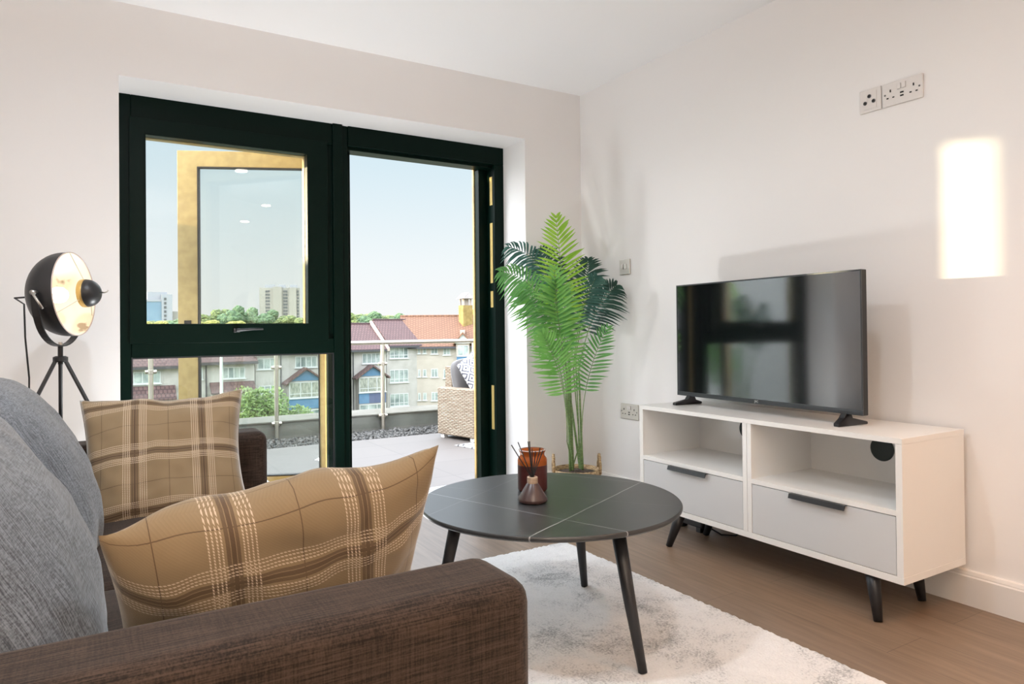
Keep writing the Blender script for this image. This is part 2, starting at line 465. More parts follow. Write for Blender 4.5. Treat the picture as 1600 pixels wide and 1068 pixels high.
M['tree_a'] = noisy('tree_leaves_olive', (0.0350, 0.0595, 0.0196), (0.1540, 0.1890, 0.0630), 1.1, .9, detail=7, bump=1, bdist=.6)
M['tree_b'] = noisy('tree_leaves_deep', (0.0280, 0.0595, 0.0280), (0.1050, 0.1680, 0.0770), 1.1, .9, detail=7, bump=1, bdist=.6)
M['tree_c'] = noisy('tree_leaves_yellow', (0.1200, 0.1200, 0.0240), (0.3120, 0.2880, 0.0720), 1.1, .9, detail=7, bump=1, bdist=.6)
M['bark'] = noisy('bark', (.06, .045, .03), (.14, .10, .07), 8, .9)
M['bush'] = leaf_mat('bush_leaf', (0.0975, 0.1650, 0.0450), (0.2550, 0.3450, 0.1200))
M['tower'] = noisy('tower_concrete', (0.2025, 0.1913, 0.1725), (0.2325, 0.2213, 0.2010), .05, .9)
M['towerwin'] = plain('tower_window', (.05, .055, .06), .4)
M['bluegl'] = noisy('blue_curtain_wall', (0.0960, 0.1600, 0.2160), (0.1520, 0.2240, 0.2720), .08, .3)
M['greycl'] = plain('grey_cladding', (0.2000, 0.2096, 0.2280), .6)
M['wicker'] = None
M['outcush'] = plain('charcoal_outdoor_fabric', (.075, .068, .066), .9, sheen=.4, bump=.1, bscale=60)
M['brickw'] = plain('white_low_building', (.75, .74, .72), .7)

def wicker_mat():
    m, nt, b, L = new_mat('beige_wicker')
    tc = nt.nodes.new('ShaderNodeTexCoord'); sep = nt.nodes.new('ShaderNodeSeparateXYZ'); L.new(tc.outputs['Object'], sep.inputs[0])
    hor = math_node(nt, 'ADD', sep.outputs[0], sep.outputs[1])
    band = math_node(nt, 'MULTIPLY', sep.outputs[2], 55)
    row = math_node(nt, 'FLOOR', band)
    rowpar = math_node(nt, 'MODULO', row, 2)
    col = math_node(nt, 'ADD', math_node(nt, 'MULTIPLY', hor, 14), math_node(nt, 'MULTIPLY', rowpar, .5))
    wv = math_node(nt, 'ABSOLUTE', math_node(nt, 'SINE', math_node(nt, 'MULTIPLY', col, PI)))
    rv = math_node(nt, 'SINE', math_node(nt, 'MULTIPLY', math_node(nt, 'FRACT', band), PI))
    h = math_node(nt, 'MULTIPLY', wv, rv)
    n = nt.nodes.new('ShaderNodeTexNoise'); n.inputs['Scale'].default_value = 5; n.inputs['Detail'].default_value = 3
    mp = nt.nodes.new('ShaderNodeMapping'); mp.inputs['Scale'].default_value = (1, 1, 9); L.new(tc.outputs['Object'], mp.inputs[0]); L.new(mp.outputs[0], n.inputs['Vector'])
    r = ramp(nt, [(.35, (.20, .145, .095)), (.65, (.36, .30, .225))]); L.new(n.outputs['Fac'], r.inputs[0])
    c = mixc(nt, math_node(nt, 'SUBTRACT', 1, math_node(nt, 'POWER', h, .5)), r.outputs[0], (.16, .11, .07))
    L.new(c, b.inputs['Base Color']); b.inputs['Roughness'].default_value = .6
    bp = nt.nodes.new('ShaderNodeBump'); bp.inputs['Distance'].default_value = .008; bp.inputs['Strength'].default_value = .8
    L.new(h, bp.inputs['Height']); L.new(bp.outputs[0], b.inputs['Normal'])
    return m
M['wicker'] = wicker_mat()

def diamond_mat(name, n=4.0, ca=(.80, .79, .78), cb=(.16, .16, .20), coord='UV'):
    m, nt, b, L = new_mat(name)
    if coord == 'UV': s = nt.nodes.new('ShaderNodeUVMap').outputs[0]
    else: s = nt.nodes.new('ShaderNodeTexCoord').outputs['Object']
    sep = nt.nodes.new('ShaderNodeSeparateXYZ'); L.new(s, sep.inputs[0])
    u = math_node(nt, 'ABSOLUTE', math_node(nt, 'SUBTRACT', math_node(nt, 'FRACT', math_node(nt, 'MULTIPLY', sep.outputs[0], n)), .5))
    v = math_node(nt, 'ABSOLUTE', math_node(nt, 'SUBTRACT', math_node(nt, 'FRACT', math_node(nt, 'MULTIPLY', sep.outputs[1], n)), .5))
    d = math_node(nt, 'ADD', u, v)
    k = math_node(nt, 'FRACT', math_node(nt, 'MULTIPLY', d, 3.0))
    g = math_node(nt, 'LESS_THAN', k, .38)
    c = mixc(nt, g, ca, cb); L.new(c, b.inputs['Base Color'])
    b.inputs['Roughness'].default_value = .9
    return m
M['diamond'] = diamond_mat('diamond_print_cotton', 3.2, (.55, .54, .53), (.07, .07, .10))
M['outrug'] = diamond_mat('diamond_outdoor_rug', 4.5, (.34, .325, .31), (.07, .065, .065), 'Object')

# ------------------------------------------------------------------ room shell
XL, YB, ZC = -4.3, -6.6, 2.4           # left wall, back wall, ceiling height
OX0, OX1, OZ1 = -2.483, -.406, 2.081   # window opening
YF, YO = .25, .42                      # frame inner face, outer face of wall

m = MB()
m.box(XL, 0, YB, 0, -.05, 0)
struct(m.build('floor', M['floor']))
m = MB(); m.box(XL, 0, YB, 0, ZC, ZC + .08)
struct(m.build('ceiling', M['ceil']))
m = MB()
m.box(XL - .12, OX0, 0, YO, -.05, ZC + .08)
m.box(OX1, .35, 0, YO, -.05, ZC + .08)
m.box(OX0, OX1, 0, YO, OZ1, ZC + .08)
m.box(OX0, OX1, 0, YO, -.05, -.001)
struct(m.build('wall_north', M['wall']))
m = MB(); m.box(0, .12, YB - .12, 0, -.05, ZC + .08)
struct(m.build('wall_east', M['wall']))
m = MB(); m.box(XL - .12, XL, YB, 0, -.05, ZC + .08)
struct(m.build('wall_west', M['wall']))
m = MB(); m.box(XL - .12, 0, YB - .12, YB, -.05, ZC + .08)
struct(m.build('wall_south', M['wall']))
# skirting with a stepped moulding
prof = [(0, 0), (.018, 0), (.018, .098), (.014, .102), (.014, .106), (.010, .116), (0, .119)]
m = MB(); m.prism([(-p[0], p[1]) for p in prof], YB, 0, axis=1)
struct(m.build('baseboard_east', M['trimw']))
m = MB()
m.prism([(-p[0], p[1]) for p in prof], XL, OX0, axis=0)
m.prism([(-p[0], p[1]) for p in prof], OX1, -.018, axis=0)
struct(m.build('baseboard_north', M['trimw']))
m = MB(); m.prism([(YB + p[0], p[1]) for p in prof], XL + .018, -.018, axis=0)
struct(m.build('baseboard_south', M['trimw']))

# ------------------------------------------------------------------ window wall unit
w = bpy.data.objects.new('window_1', None); COL.objects.link(w); w.location = (-1.94, YF, 0); ORIGIN['window_1'] = Vector((-1.94, YF, 0)); struct(w)
MX0, MX1 = -1.475, -1.386              # mullion
TZ0, TZ1 = .847, .925                  # transom
HZ = 1.966                             # underside of head
m = MB()
m.box(OX0, -2.428, YF, YO - .05, 0, OZ1)                 # left jamb
m.box(-2.428, MX0, YF, YO - .05, HZ, OZ1)                # head
m.box(-2.428, MX0, YF - .006, YO - .05, TZ0, TZ1)        # transom
m.box(-2.428, MX0, YF, YO - .05, 0, .045)                # bottom rail
m.build('frame', M['frame'], w, bevel=.003)
m = MB()
m.box(MX0 - .028, MX1, YF + .012, .30, 0, OZ1)
m.box(MX0, -1.423, YF - .012, .30, .0, OZ1)
m.build('mullion', M['frame'], w, bevel=.003)
m = MB()
m.box(MX0, MX1, .30, YO, 0, OZ1)
m.box(OX0, -2.455, YO - .05, YO, 0, OZ1)
m.box(-2.455, MX0, YO - .05, YO, HZ + .04, OZ1)
m.box(-2.455, MX0, YO - .05, YO, TZ0 + .01, TZ1 - .02)
m.build('outer_frame', M['bronze'], w)
# opening sash, dark inside and bronze outside
m = MB()
m.frame(-2.436, -1.505, .912, HZ + .008, 0, YF - .014, YF + .045, ws=(.067, .107, .092, .076))
m.frame(-2.3705, -1.610, 1.002, 1.900, .004, YF - .017, YF - .006)
s = m.build('sash', M['frame'], w, bevel=.0025)
m = MB(); m.frame(-2.43, -1.512, .92, HZ, 0, YF + .058, YF + .10, ws=(.060, .099, .083, .068))
m.build('outer_sash', M['bronze'], s)
m = MB(); m.box(-2.372, -1.608, YF + .046, YF + .057, 1.0, 1.902)
m.build('pane', M['glass'], s)
m = MB()
m.box(-1.985, -1.955, YF - .032, YF - .014, .962, .982)
m.tube([(-1.972, YF - .034, .972), (-1.955, YF - .040, .973), (-1.90, YF - .040, .977), (-1.845, YF - .036, .977)], [.009, .008, .0065, .005], 8)
m.build('handle', M['black'], s, bevel=.002)
m = MB(); m.box(-2.43, MX0, YF + .004, YF + .014, .042, TZ0 + .002)
m.build('lower_pane', M['glass_green'], w)
m = MB(); m.frame(-2.43, MX0 - .0, .045, TZ0, .006, YF - .002, YF + .004)
m.build('glazing_gasket', M['gasket'], w)

# door frame and the leaf that stands open on the terrace
d = bpy.data.objects.new('door_1', None); COL.objects.link(d); d.location = (-.9, YF, 0); ORIGIN['door_1'] = Vector((-.9, YF, 0)); struct(d)
m = MB()
m.box(MX1, OX1, YF, .30, 1.975, OZ1); m.box(MX1, OX1, YF + .03, YO - .04, 1.957, OZ1 - .02)
m.box(-.472, OX1, YF, YO - .02, 0, 1.975)
m.box(-.530, -.472, .345, YO - .02, 0, 1.957)
m.box(MX1, -1.352, .33, YO - .02, 0, 1.957)
m.build('frame', M['frame'], d, bevel=.003)
m = MB(); m.box(MX1, OX1, YF, YO + .01, 0, .012); m.build('threshold', M['chrome'], d, bevel=.003)
m = MB()
m.box(-.536, OX1, YO - .02, YO, 0, OZ1); m.box(MX1, -.536, YO - .02, YO, 1.975, OZ1)
m.build('outer_frame', M['bronze'], d)
for z0, z1 in ((1.73, 1.905), (1.25, 1.62), (1.10, 1.20), (.35, .62)):
    m = MB(); m.box(-.4745, -.4715, .275, .305, z0, z1); m.box(-.475, -.4712, .283, .297, z0 + .02, z1 - .02)
    m.build('lock_keep', M['brass'], d)
th = R(156)
LM = Matrix.Translation((-1.405, .425, 0)) @ Matrix.Rotation(th, 4, 'Z')
LW, LZ0, LZ1 = .85, .05, 1.966
m = MB(); m.frame(.0, LW, LZ0, LZ1, 0, -.048, -.020, mtx=LM, ws=(.095, .105, .11, .088))
lf = m.build('leaf_inner_face', M['frame'], d, bevel=.002)
m = MB(); m.frame(.0, LW, LZ0, LZ1, 0, -.020, .004, mtx=LM, ws=(.095, .105, .11, .088))
m.build('leaf_outer_face', M['bronze'], d, bevel=.002)
m = MB(); m.frame(.095, LW - .105, LZ0 + .11, LZ1 - .088, .007, -.026, .0065, mtx=LM)
m.build('leaf_gasket', M['gasket'], d)
m = MB(); m.box(.097, LW - .107, -.026, -.018, LZ0 + .112, LZ1 - .09, mtx=LM)
m.build('leaf_pane', M['glass_green'], d)
m = MB()
m.box(LW - .07, LW - .035, .004, .012, .88, 1.03, mtx=LM)
m.tube([LM @ Vector(p) for p in ((LW - .052, .012, .93), (LW - .052, .045, .93), (LW - .17, .047, .93))], .009, 8)
m.build('leaf_handle', M['black'], d)

# ------------------------------------------------------------------ wall plates
def plate(name, label, cat, y0, y1, z0, z1, mt, group=None, proud=.009):
    t = thing(name, label, cat, (0, (y0 + y1) / 2, (z0 + z1) / 2), group)
    m = MB(); m.box(-proud, .0005, min(y0, y1), max(y0, y1), z0, z1)
    m.build('faceplate', mt, t, bevel=.003)
    return t
def pin(t, y, z, wy, wz, mt, name='pin_hole', x=-.0092, d=.001):
    m = MB(); m.box(x - d, x, y - wy / 2, y + wy / 2, z - wz / 2, z + wz / 2); return m.build(name, mt, t)
def disc(t, y, z, r, mt, name, x=-.0092, d=.002):
    mt4 = Matrix.Translation((x, y, z)) @ Matrix.Rotation(-PI / 2, 4, 'Y')
    m = MB(); m.lathe([(r, 0), (r, d), (r * .85, d + .0006)], seg=20, mtx=mt4); return m.build(name, mt, t, smooth=False)
def double_socket(label, yl, yr, zb, zt, mt, switches, rock):
    t = plate('double_socket', label, 'wall socket', yl, yr, zb, zt, mt)
    cy, cz = (yl + yr) / 2, (zb + zt) / 2
    for s in (1, -1):
        oy = cy + s * .043
        pin(t, oy, cz + .012, .005, .010, M['hole'], 'earth_slot')
        for k in (.011, -.011): pin(t, oy + k, cz - .014, .0075, .0045, M['hole'], 'pin_slot')
    for q in switches:
        b = MB(); b.box(-.0135, -.009, cy + q - .007, cy + q + .007, cz + .010, cz + .032); b.build('rocker_switch', rock, t, bevel=.002)
    for k in (0, 1): pin(t, cy, cz - .004 - k * .012, .013, .0055, M['hole'], 'usb_port')
    for s in (1, -1): disc(t, cy + s * .064, cz, .0035, M['hole_grey'], 'screw', d=.0008)
    return t
t = double_socket('white double plug socket with two USB ports high on the wall above the television', -1.918, -2.070, 1.788, 1.876, M['white_pl'], (-.008, .010), M['white_pl'])
t = plate('aerial_plate', 'white square aerial plate with three round sockets beside the high double socket', 'aerial socket', -1.827, -1.914, 1.788, 1.877, M['white_pl'])
pin(t, -1.871, 1.832, .052, .066, M['white_pl'], 'insert', d=.0015)
for y, z in ((-1.852, 1.824), (-1.869, 1.848), (-1.886, 1.826)):
    disc(t, y, z, .0075, M['hole_grey'], 'jack_rim', x=-.0105); disc(t, y, z, .005, M['hole'], 'jack', x=-.0125)
t = double_socket('brushed steel double plug socket just above the left end of the white cabinet', -.364, -.512, .452, .538, M['socket_steel'], (-.008, .008), M['white_pl'])
t = plate('fused_switch', 'brushed steel square switch plate on the wall between palm and television', 'wall switch', -.368, -.456, 1.266, 1.352, M['socket_steel'])
m = MB(); m.box(-.0135, -.009, -.402, -.386, 1.297, 1.325); m.build('rocker_switch', M['white_pl'], t, bevel=.002)
m = MB(); m.box(-.0125, -.009, -.432, -.410, 1.297, 1.325); m.build('fuse_holder', M['white_pl'], t, bevel=.002)
pin(t, -.408, 1.311, .004, .030, M['hole_grey'], 'shadow_gap')

# ------------------------------------------------------------------ sofa
def soft_box(sx, sy, sz, n=6.0, div=14, bulge=(0, 0, 0), wr=0, seed=0):
    """Rounded block centred at the origin, faces bulged."""
    b = MB(); bm = b.bm
    bmesh.ops.create_cube(bm, size=2)
    bmesh.ops.subdivide_edges(bm, edges=bm.edges[:], cuts=div, use_grid_fill=True)
    for v in bm.verts:
        a, c, e = v.co
        k = (abs(a) ** n + abs(c) ** n + abs(e) ** n) ** (1 / n)
        p = Vector((a / k, c / k, e / k))
        fa, fc, fe = 1 - p.x ** 2, 1 - p.y ** 2, 1 - p.z ** 2
        q = Vector((p.x * (sx / 2 + bulge[0] * fc * fe), p.y * (sy / 2 + bulge[1] * fa * fe), p.z * (sz / 2 + bulge[2] * fa * fc)))
        if wr:
            q += p.normalized() * wr * (noise.noise(Vector((q.x * 7 + seed, q.y * 7, q.z * 7))) + .5 * noise.noise(Vector((q.x * 17 + seed, q.y * 15, q.z * 17))))
        v.co = q
    return b
def xf(b, mtx):
    for v in b.bm.verts: v.co = mtx @ v.co
    return b

SY0, SY1 = -2.655, -.835      # outer faces of the arms
AW = .15
sofa = thing('sofa', 'grey brown linen two seater sofa with square arms facing the white cabinet', 'sofa', (-2.55, -1.745, 0))
m = MB(); m.box(-3.02, -2.105, SY0 + AW, SY1 - AW, .09, .275); m.build('base', M['sofa'], sofa, bevel=.015)
m = MB(); m.box(-3.10, -2.94, SY0 + .01, SY1 - .01, .09, .74); m.build('back', M['sofa'], sofa, bevel=.035, bseg=4)
for y0, y1 in ((SY0, SY0 + AW), (SY1 - AW, SY1)):
    b = soft_box(.96, AW, .54, n=22, div=40)
    xf(b, Matrix.Translation((-2.555, (y0 + y1) / 2, .352)))
    m = b
    # soft square arm: block with generous rounded edges
    m.bm.clear()
    m.box(-3.06, -2.072, y0, y1, .085, .625)
    a = m.build('arm', M['sofa'], sofa, bevel=.034, bseg=5)
for k, yc in enumerate((-2.125, -1.365)):
    b = soft_box(.68, .755, .165, n=9, div=16, bulge=(0, 0, .022), wr=.004, seed=k * 9)
    xf(b, Matrix.Translation((-2.425, yc, .352))).build('seat_cushion', M['sofa'], sofa, smooth=True)
for k, yc in enumerate((-2.125, -1.368)):
    b = soft_box(.20, .74, .47, n=5, div=26, bulge=(.055, .012, .012), wr=.009, seed=k * 5 + 2)
    mt4 = Matrix.Translation((-2.752, yc, .612)) @ Matrix.Rotation(R(-27), 4, 'Y')
    o = b.build('back_cushion', M['cushion'], None, smooth=True)
    o.parent = sofa; o.location = mt4.to_translation() - sofa.location; o.rotation_euler = mt4.to_euler()
for x in (-3.0, -2.17):
    for y in (SY0 + .09, SY1 - .09):
        m = MB(); m.lathe([(.018, 0.0), (.024, .09)], (x, y, .0 if x < -2.5 else .012)); m.build('leg', M['legb'], sofa, smooth=False)

# ------------------------------------------------------------------ throw pillows
def pillow(name, W, H, T, mt, label, cat, loc, yaw, tilt, roll, seed=0, group=None, n=44, pinch=.085, wr=.010):
    b = MB(); bm = b.bm
    uvl = bm.loops.layers.uv.new('UVMap')
    def pt(u, v, side):
        pu = 1 - pinch * (1 - abs(v) ** 2) * abs(u) ** 3
        pv = 1 - pinch * (1 - abs(u) ** 2) * abs(v) ** 3
        cr_ = 1 - .025 * abs(u) ** 7 * abs(v) ** 7
        x = u * W / 2 * pu * cr_; z = v * H / 2 * pv * cr_
        t = T / 2 * (max(0, (1 - abs(u) ** 2.6)) * max(0, (1 - abs(v) ** 2.6))) ** .55
        nz = noise.noise(Vector((u * 2.2 + seed, v * 2.2, side * 3.1))) + .6 * noise.noise(Vector((u * 5 + seed, v * 5, side * 2.1)))
        ed = min(1, (1 - max(abs(u), abs(v))) * 5)
        # tension folds running in from the corners
        cr = math.sin((abs(u) - abs(v)) * 16 + seed) * max(0, abs(u) * abs(v) - .25) * .5
        y = side * (t + (wr * nz + wr * .8 * cr) * ed)
        z += .9 * wr * noise.noise(Vector((u * 2.5 + seed * 3, 1.7, v))) * 2 * abs(v)
        return Vector((x, y, z))
    grid = {}
    for side in (-1, 1):
        for i in range(n + 1):
            for j in range(n + 1):
                u, v = -1 + 2 * i / n, -1 + 2 * j / n
                edge = i in (0, n) or j in (0, n)
                if edge and side == 1:
                    grid[(side, i, j)] = grid[(-1, i, j)]; continue
                grid[(side, i, j)] = bm.verts.new(pt(u, v, side))
        for i in range(n):
            for j in range(n):
                q = [(i, j), (i + 1, j), (i + 1, j + 1), (i, j + 1)]
                if side == 1: q.reverse()
                try: f = bm.faces.new([grid[(side, a, c)] for a, c in q])
                except ValueError: continue
                f.smooth = True
                for lp, (a, c) in zip(f.loops, q): lp[uvl].uv = (a / n, c / n)
    bmesh.ops.remove_doubles(bm, verts=bm.verts, dist=1e-6)
    o = b.build(name, mt, smooth=True)
    mtx = Matrix.Translation(loc) @ Matrix.Rotation(R(yaw), 4, 'Z') @ Matrix.Rotation(R(tilt), 4, 'X') @ Matrix.Rotation(R(roll), 4, 'Y')
    o.matrix_world = mtx
    o.location = mtx.to_translation(); o.rotation_euler = mtx.to_euler()
    tag(o, label, cat, group)
    return o
pillow('throw_pillow', .462, .44, .18, M['plaid2'], 'tan plaid wool pillow leaning against the sofa arm nearest the window', 'pillow', (-2.400, -1.155, .585), -7, -31, -2, seed=3, pinch=.13, wr=.013)
pillow('throw_pillow', .490, .44, .18, M['plaid'], 'large tan plaid pillow in front propped behind the nearest sofa arm', 'pillow', (-2.323, -2.292, .562), 6, 35, -8.5, seed=11, pinch=.075, wr=.013)

# ------------------------------------------------------------------ rug
m = MB()
nx, ny = 170, 240
rx0, rx1, ry0, ry1 = -2.45, -.772, -3.25, -.888
random.seed(5)
gv = [[None] * (ny + 1) for _ in range(nx + 1)]
for i in range(nx + 1):
    for j in range(ny + 1):
        e = i in (0, nx) or j in (0, ny)
        x = rx0 + (rx1 - rx0) * i / nx; y = ry0 + (ry1 - ry0) * j / ny
        z = .002 if e else .010 + random.uniform(0, .0045)
        gv[i][j] = m.bm.verts.new((x + (random.uniform(-.002, .002)), y + random.uniform(-.002, .002), z))
for i in range(nx):
    for j in range(ny):
        m.face([gv[i][j], gv[i + 1][j], gv[i + 1][j + 1], gv[i][j + 1]])
tag(m.build('rug', M['rug'], smooth=True, loc=(-1.6, -2.0, 0)), 'pale grey and white mottled low pile rug under the coffee table', 'rug')

# ------------------------------------------------------------------ coffee table
TC = Vector((-1.336, -1.60, 0)); TR = .412
t = thing('coffee_table', 'round dark stone coffee table with three black splayed legs on the rug', 'coffee table', TC)
m = MB(); m.lathe([(TR - .03, .398), (TR - .006, .404), (TR, .409), (TR, .416), (TR - .003, .42)], TC, seg=128)
m.build('table_top', M['table'], t, bevel=.0012)
for k, a in enumerate((37, 157, 277)):
    c, s = math.cos(R(a)), math.sin(R(a))
    m = MB()
    m.tube([TC + Vector((c * .29, s * .29, .402)), TC + Vector((c * .335, s * .335, .2)), TC + Vector((c * .382, s * .382, .013))], [.0215, .0175, .0125], 16)
    m.build('leg', M['black'], t, smooth=True)

# candle jar and reed diffuser
JC = Vector((-1.318, -1.470, .42))
t = thing('candle_jar', 'amber glass jar candle with burgundy wax behind the reed diffuser', 'candle', JC)
m = MB(); m.lathe([(.042, 0), (.0485, .005), (.0495, .012), (.0495, .102), (.0475, .110), (.042, .117), (.0405, .122), (.0415, .128), (.0445, .133), (.0455, .136), (.044, .138), (.040, .135), (.0385, .122), (.044, .112), (.0465, .10), (.0465, .012), (.03, .006)], JC, capb=True, capt=True)
m.build('jar', M['amber'], t, smooth=True)
m = MB(); m.lathe([(.047, .004), (.0498, .008), (.0499, .0885), (.046, .089)], JC); m.build('wax', M['wax'], t, smooth=False)
m = MB(); m.tube([JC + Vector((0, 0, .088)), JC + Vector((.001, 0, .101))], .0012, 6); m.build('wick', M['black'], t)
m = MB(); m.lathe([(.0400, .1352), (.0455, .1362), (.0462, .1376), (.0445, .1390), (.0400, .1385)], JC, capb=False, capt=False); m.build('rim', M['rim'], t, smooth=True)
DC = Vector((-1.403, -1.602, .42))
t = thing('reed_diffuser', 'dark plum cone shaped reed diffuser with pale wood collar standing on the coffee table', 'reed diffuser', DC)
m = MB(); m.lathe([(.038, 0), (.0445, .003), (.047, .009), (.0455, .014), (.0185, .0575), (.016, .060), (.014, .062)], DC); m.build('bottle', M['bottle'], t, smooth=False, bevel=.0015)
m = MB(); m.lathe([(.0162, .058), (.0168, .060), (.0168, .078), (.0155, .0795), (.011, .0795), (.011, .070)], DC, capt=True); m.build('collar', M['collar'], t, bevel=.0006)
rr = Vector((.856, -.516, 0)); ff = Vector((.516, .856, 0))
for dx, dz, dd in ((-.062, .100, .0), (-.042, .106, .02), (-.012, .112, -.01), (.0005, .086, .015), (.010, .081, -.012), (.025, .089, .01), (.032, .083, -.008), (-.007, .108, .02)):
    b0 = DC + rr * dx * -.10 + Vector((0, 0, .062)); b1 = DC + rr * dx * 1.05 + ff * dd + Vector((0, 0, .079 + dz * 1.0))
    m = MB(); m.tube([b0, b1], .0017, 7); m.build('reed', M['reed'], t)

# ------------------------------------------------------------------ white cabinet
CX0, CX1, CY0, CY1 = -.40, -.024, -2.198, -.966
t = thing('media_cabinet', 'white low television cabinet with two open shelves and two grey drawers', 'cabinet', ((CX0 + CX1) / 2, (CY0 + CY1) / 2, 0))
m = MB(); m.box(CX0, CX1, CY0, CY1, .586, .604); m.build('top', M['cab'], t, bevel=.001)
m = MB(); m.box(CX0 + .001, CX1, CY0, CY1, .142, .165); m.build('bottom_panel', M['cab'], t, bevel=.001)
CM = -1.587
for y0, y1 in ((CY0 + .001, CY0 + .023), (CM - .021, CM - .0008), (CM + .0008, CM + .021), (CY1 - .024, CY1 - .001)):
    m = MB(); m.box(CX0 + .001, CX1, y0, y1, .165, .586); m.build('side_panel', M['cab'], t, bevel=.0008)
m = MB(); m.box(CX1 - .008, CX1 - .002, CY0 + .02, CY1 - .02, .16, .59); m.build('back_panel', M['cab'], t)
for y0, y1 in ((CY0 + .023, CM - .021), (CM + .021, CY1 - .024)):
    m = MB(); m.box(CX0 + .001, CX1 - .008, y0, y1, .356, .374); m.build('shelf', M['cab'], t)
    m = MB(); m.box(CX0 + .002, CX0 + .020, y0 + .002, y1 - .002, .167, .353); 
    m.box(CX0 + .02, CX1 - .03, y0 + .012, y1 - .012, .175, .33)
    dr = m.build('drawer', M['drawer'], t, bevel=.0008)
    yc = (y0 + y1) / 2 - (.006 if y0 < CM - .1 else -.003)
    m = MB()
    m.prism([(-.414, .3555), (CX0 + .012, .3555), (CX0 + .012, .3535), (-.409, .3535), (-.417, .338), (-.4195, .3385)], yc - .11, yc + .11, axis=1)
    m.build('handle', M['black'], dr, bevel=.0006)
for yc in (-1.913, -1.283):
    mt4 = Matrix.Translation((CX1 - .0085, yc, .497)) @ Matrix.Rotation(-PI / 2, 4, 'Y')
    m = MB(); m.lathe([(.046, 0), (.046, .002), (.040, .003)], seg=40, mtx=mt4); m.build('cable_grommet', M['grommet'], t)
for (x0, y0), (x1, y1) in (((-.362, -2.070), (-.400, -2.112)), ((-.372, -1.20), (-.412, -1.164)), ((-.095, -2.060), (-.105, -2.092)), ((-.12, -1.17), (-.150, -1.132))):
    m = MB(); m.tube([(x0, y0, .150), (x0 * .6 + x1 * .4, y0 * .6 + y1 * .4, .09), (x1, y1, 0)], [.0245, .0205, .0135], 20); m.build('leg', M['legb'], t, smooth=True)

# cable block on the floor behind the cabinet leg
t = thing('extension_lead', 'black extension lead block lying on the floor under the left end of the cabinet', 'extension lead', (-.13, -1.02, 0))
m = MB(); m.box(-.16, -.10, -1.12, -.93, .022, .058); m.build('socket_block', M['blackpl'], t, bevel=.012, bseg=3)
for y in (-1.09, -.96):
    m = MB(); m.box(-.155, -.105, y - .015, y + .015, 0, .024); m.build('foot', M['blackpl'], t, bevel=.003)
m = MB(); m.tube([(-.13, -1.12, .035), (-.12, -1.2, .012), (-.06, -1.23, .006), (-.035, -1.25, .03), (-.03, -1.25, .139)], .004, 8); m.build('cable', M['blackpl'], t, smooth=True)

# ------------------------------------------------------------------ television
tvw, tvh = .963, .519
ang = math.atan2(-.962, -.050)     # direction of the screen edge from its left end
t = thing('television', 'flat black television on two feet standing on the white cabinet', 'television', (-.2265, -1.50, .604), rot=(0, 0, ang + PI / 2), local=True)
# local frame: x along normal towards wall is +x ; y from right end (-) to left end (+) ; z up from cabinet top
hw = tvw / 2; zb = .040
def tvb(x0, x1, y0, y1, z0, z1):
    m = MB(); m.box(x0, x1, y0, y1, z0, z1); return m
m = tvb(-.002, .024, -hw, hw, zb, zb + tvh); body = m.build('body', M['tvback'], t, bevel=.003)
m = MB(); m.box(.024, .062, -hw + .10, hw - .10, zb + .02, zb + .20); m.box(.024, .045, -hw + .02, hw - .02, zb + .012, zb + .26)
m.build('back_housing', M['tvback'], t, bevel=.008)
m = MB()
m.box(-.0065, -.001, -hw, hw, zb, zb + .019); m.box(-.006, -.001, -hw, -hw + .006, zb + .019, zb + tvh); m.box(-.006, -.001, hw - .006, hw, zb + .019, zb + tvh); m.box(-.006, -.001, -hw, hw, zb + tvh - .006, zb + tvh)
m.build('bezel', M['bezel'], t, bevel=.0012)
m = tvb(-.0042, -.0025, -hw + .005, hw - .005, zb + .018, zb + tvh - .005); m.build('screen', M['screen'], t)
cu = bpy.data.curves.new('logo_text', 'FONT'); cu.body = 'JVC'; cu.size = .013; cu.extrude = .0003; cu.align_x = 'CENTER'
tmp = bpy.data.objects.new('tmp_text', cu); COL.objects.link(tmp)
bpy.context.view_layer.update()
lm = bpy.data.meshes.new_from_object(tmp.evaluated_get(bpy.context.evaluated_depsgraph_get())); bpy.data.objects.remove(tmp)
lm.transform(Matrix.Translation((-.0070, 0, zb + .0055)) @ Matrix.Rotation(-PI / 2, 4, 'Z') @ Matrix.Rotation(PI / 2, 4, 'X'))
lm.materials.clear(); lm.materials.append(M['logo'])
lo = bpy.data.objects.new('logo', lm); COL.objects.link(lo); lo.parent = t
for s in (1, -1):
    yy = s * .405
    m = MB()
    m.prism([(-.075, 0), (-.075, .012), (-.02, .026), (-.006, .046), (.020, .046), (.030, .024), (.085, .010), (.085, 0)], yy - .012, yy + .012, axis=1)
    for v in m.bm.verts:
        if abs(v.co.x) > .05: v.co.y += s * .02
    m.build('foot', M['blackpl'], t, bevel=.003)

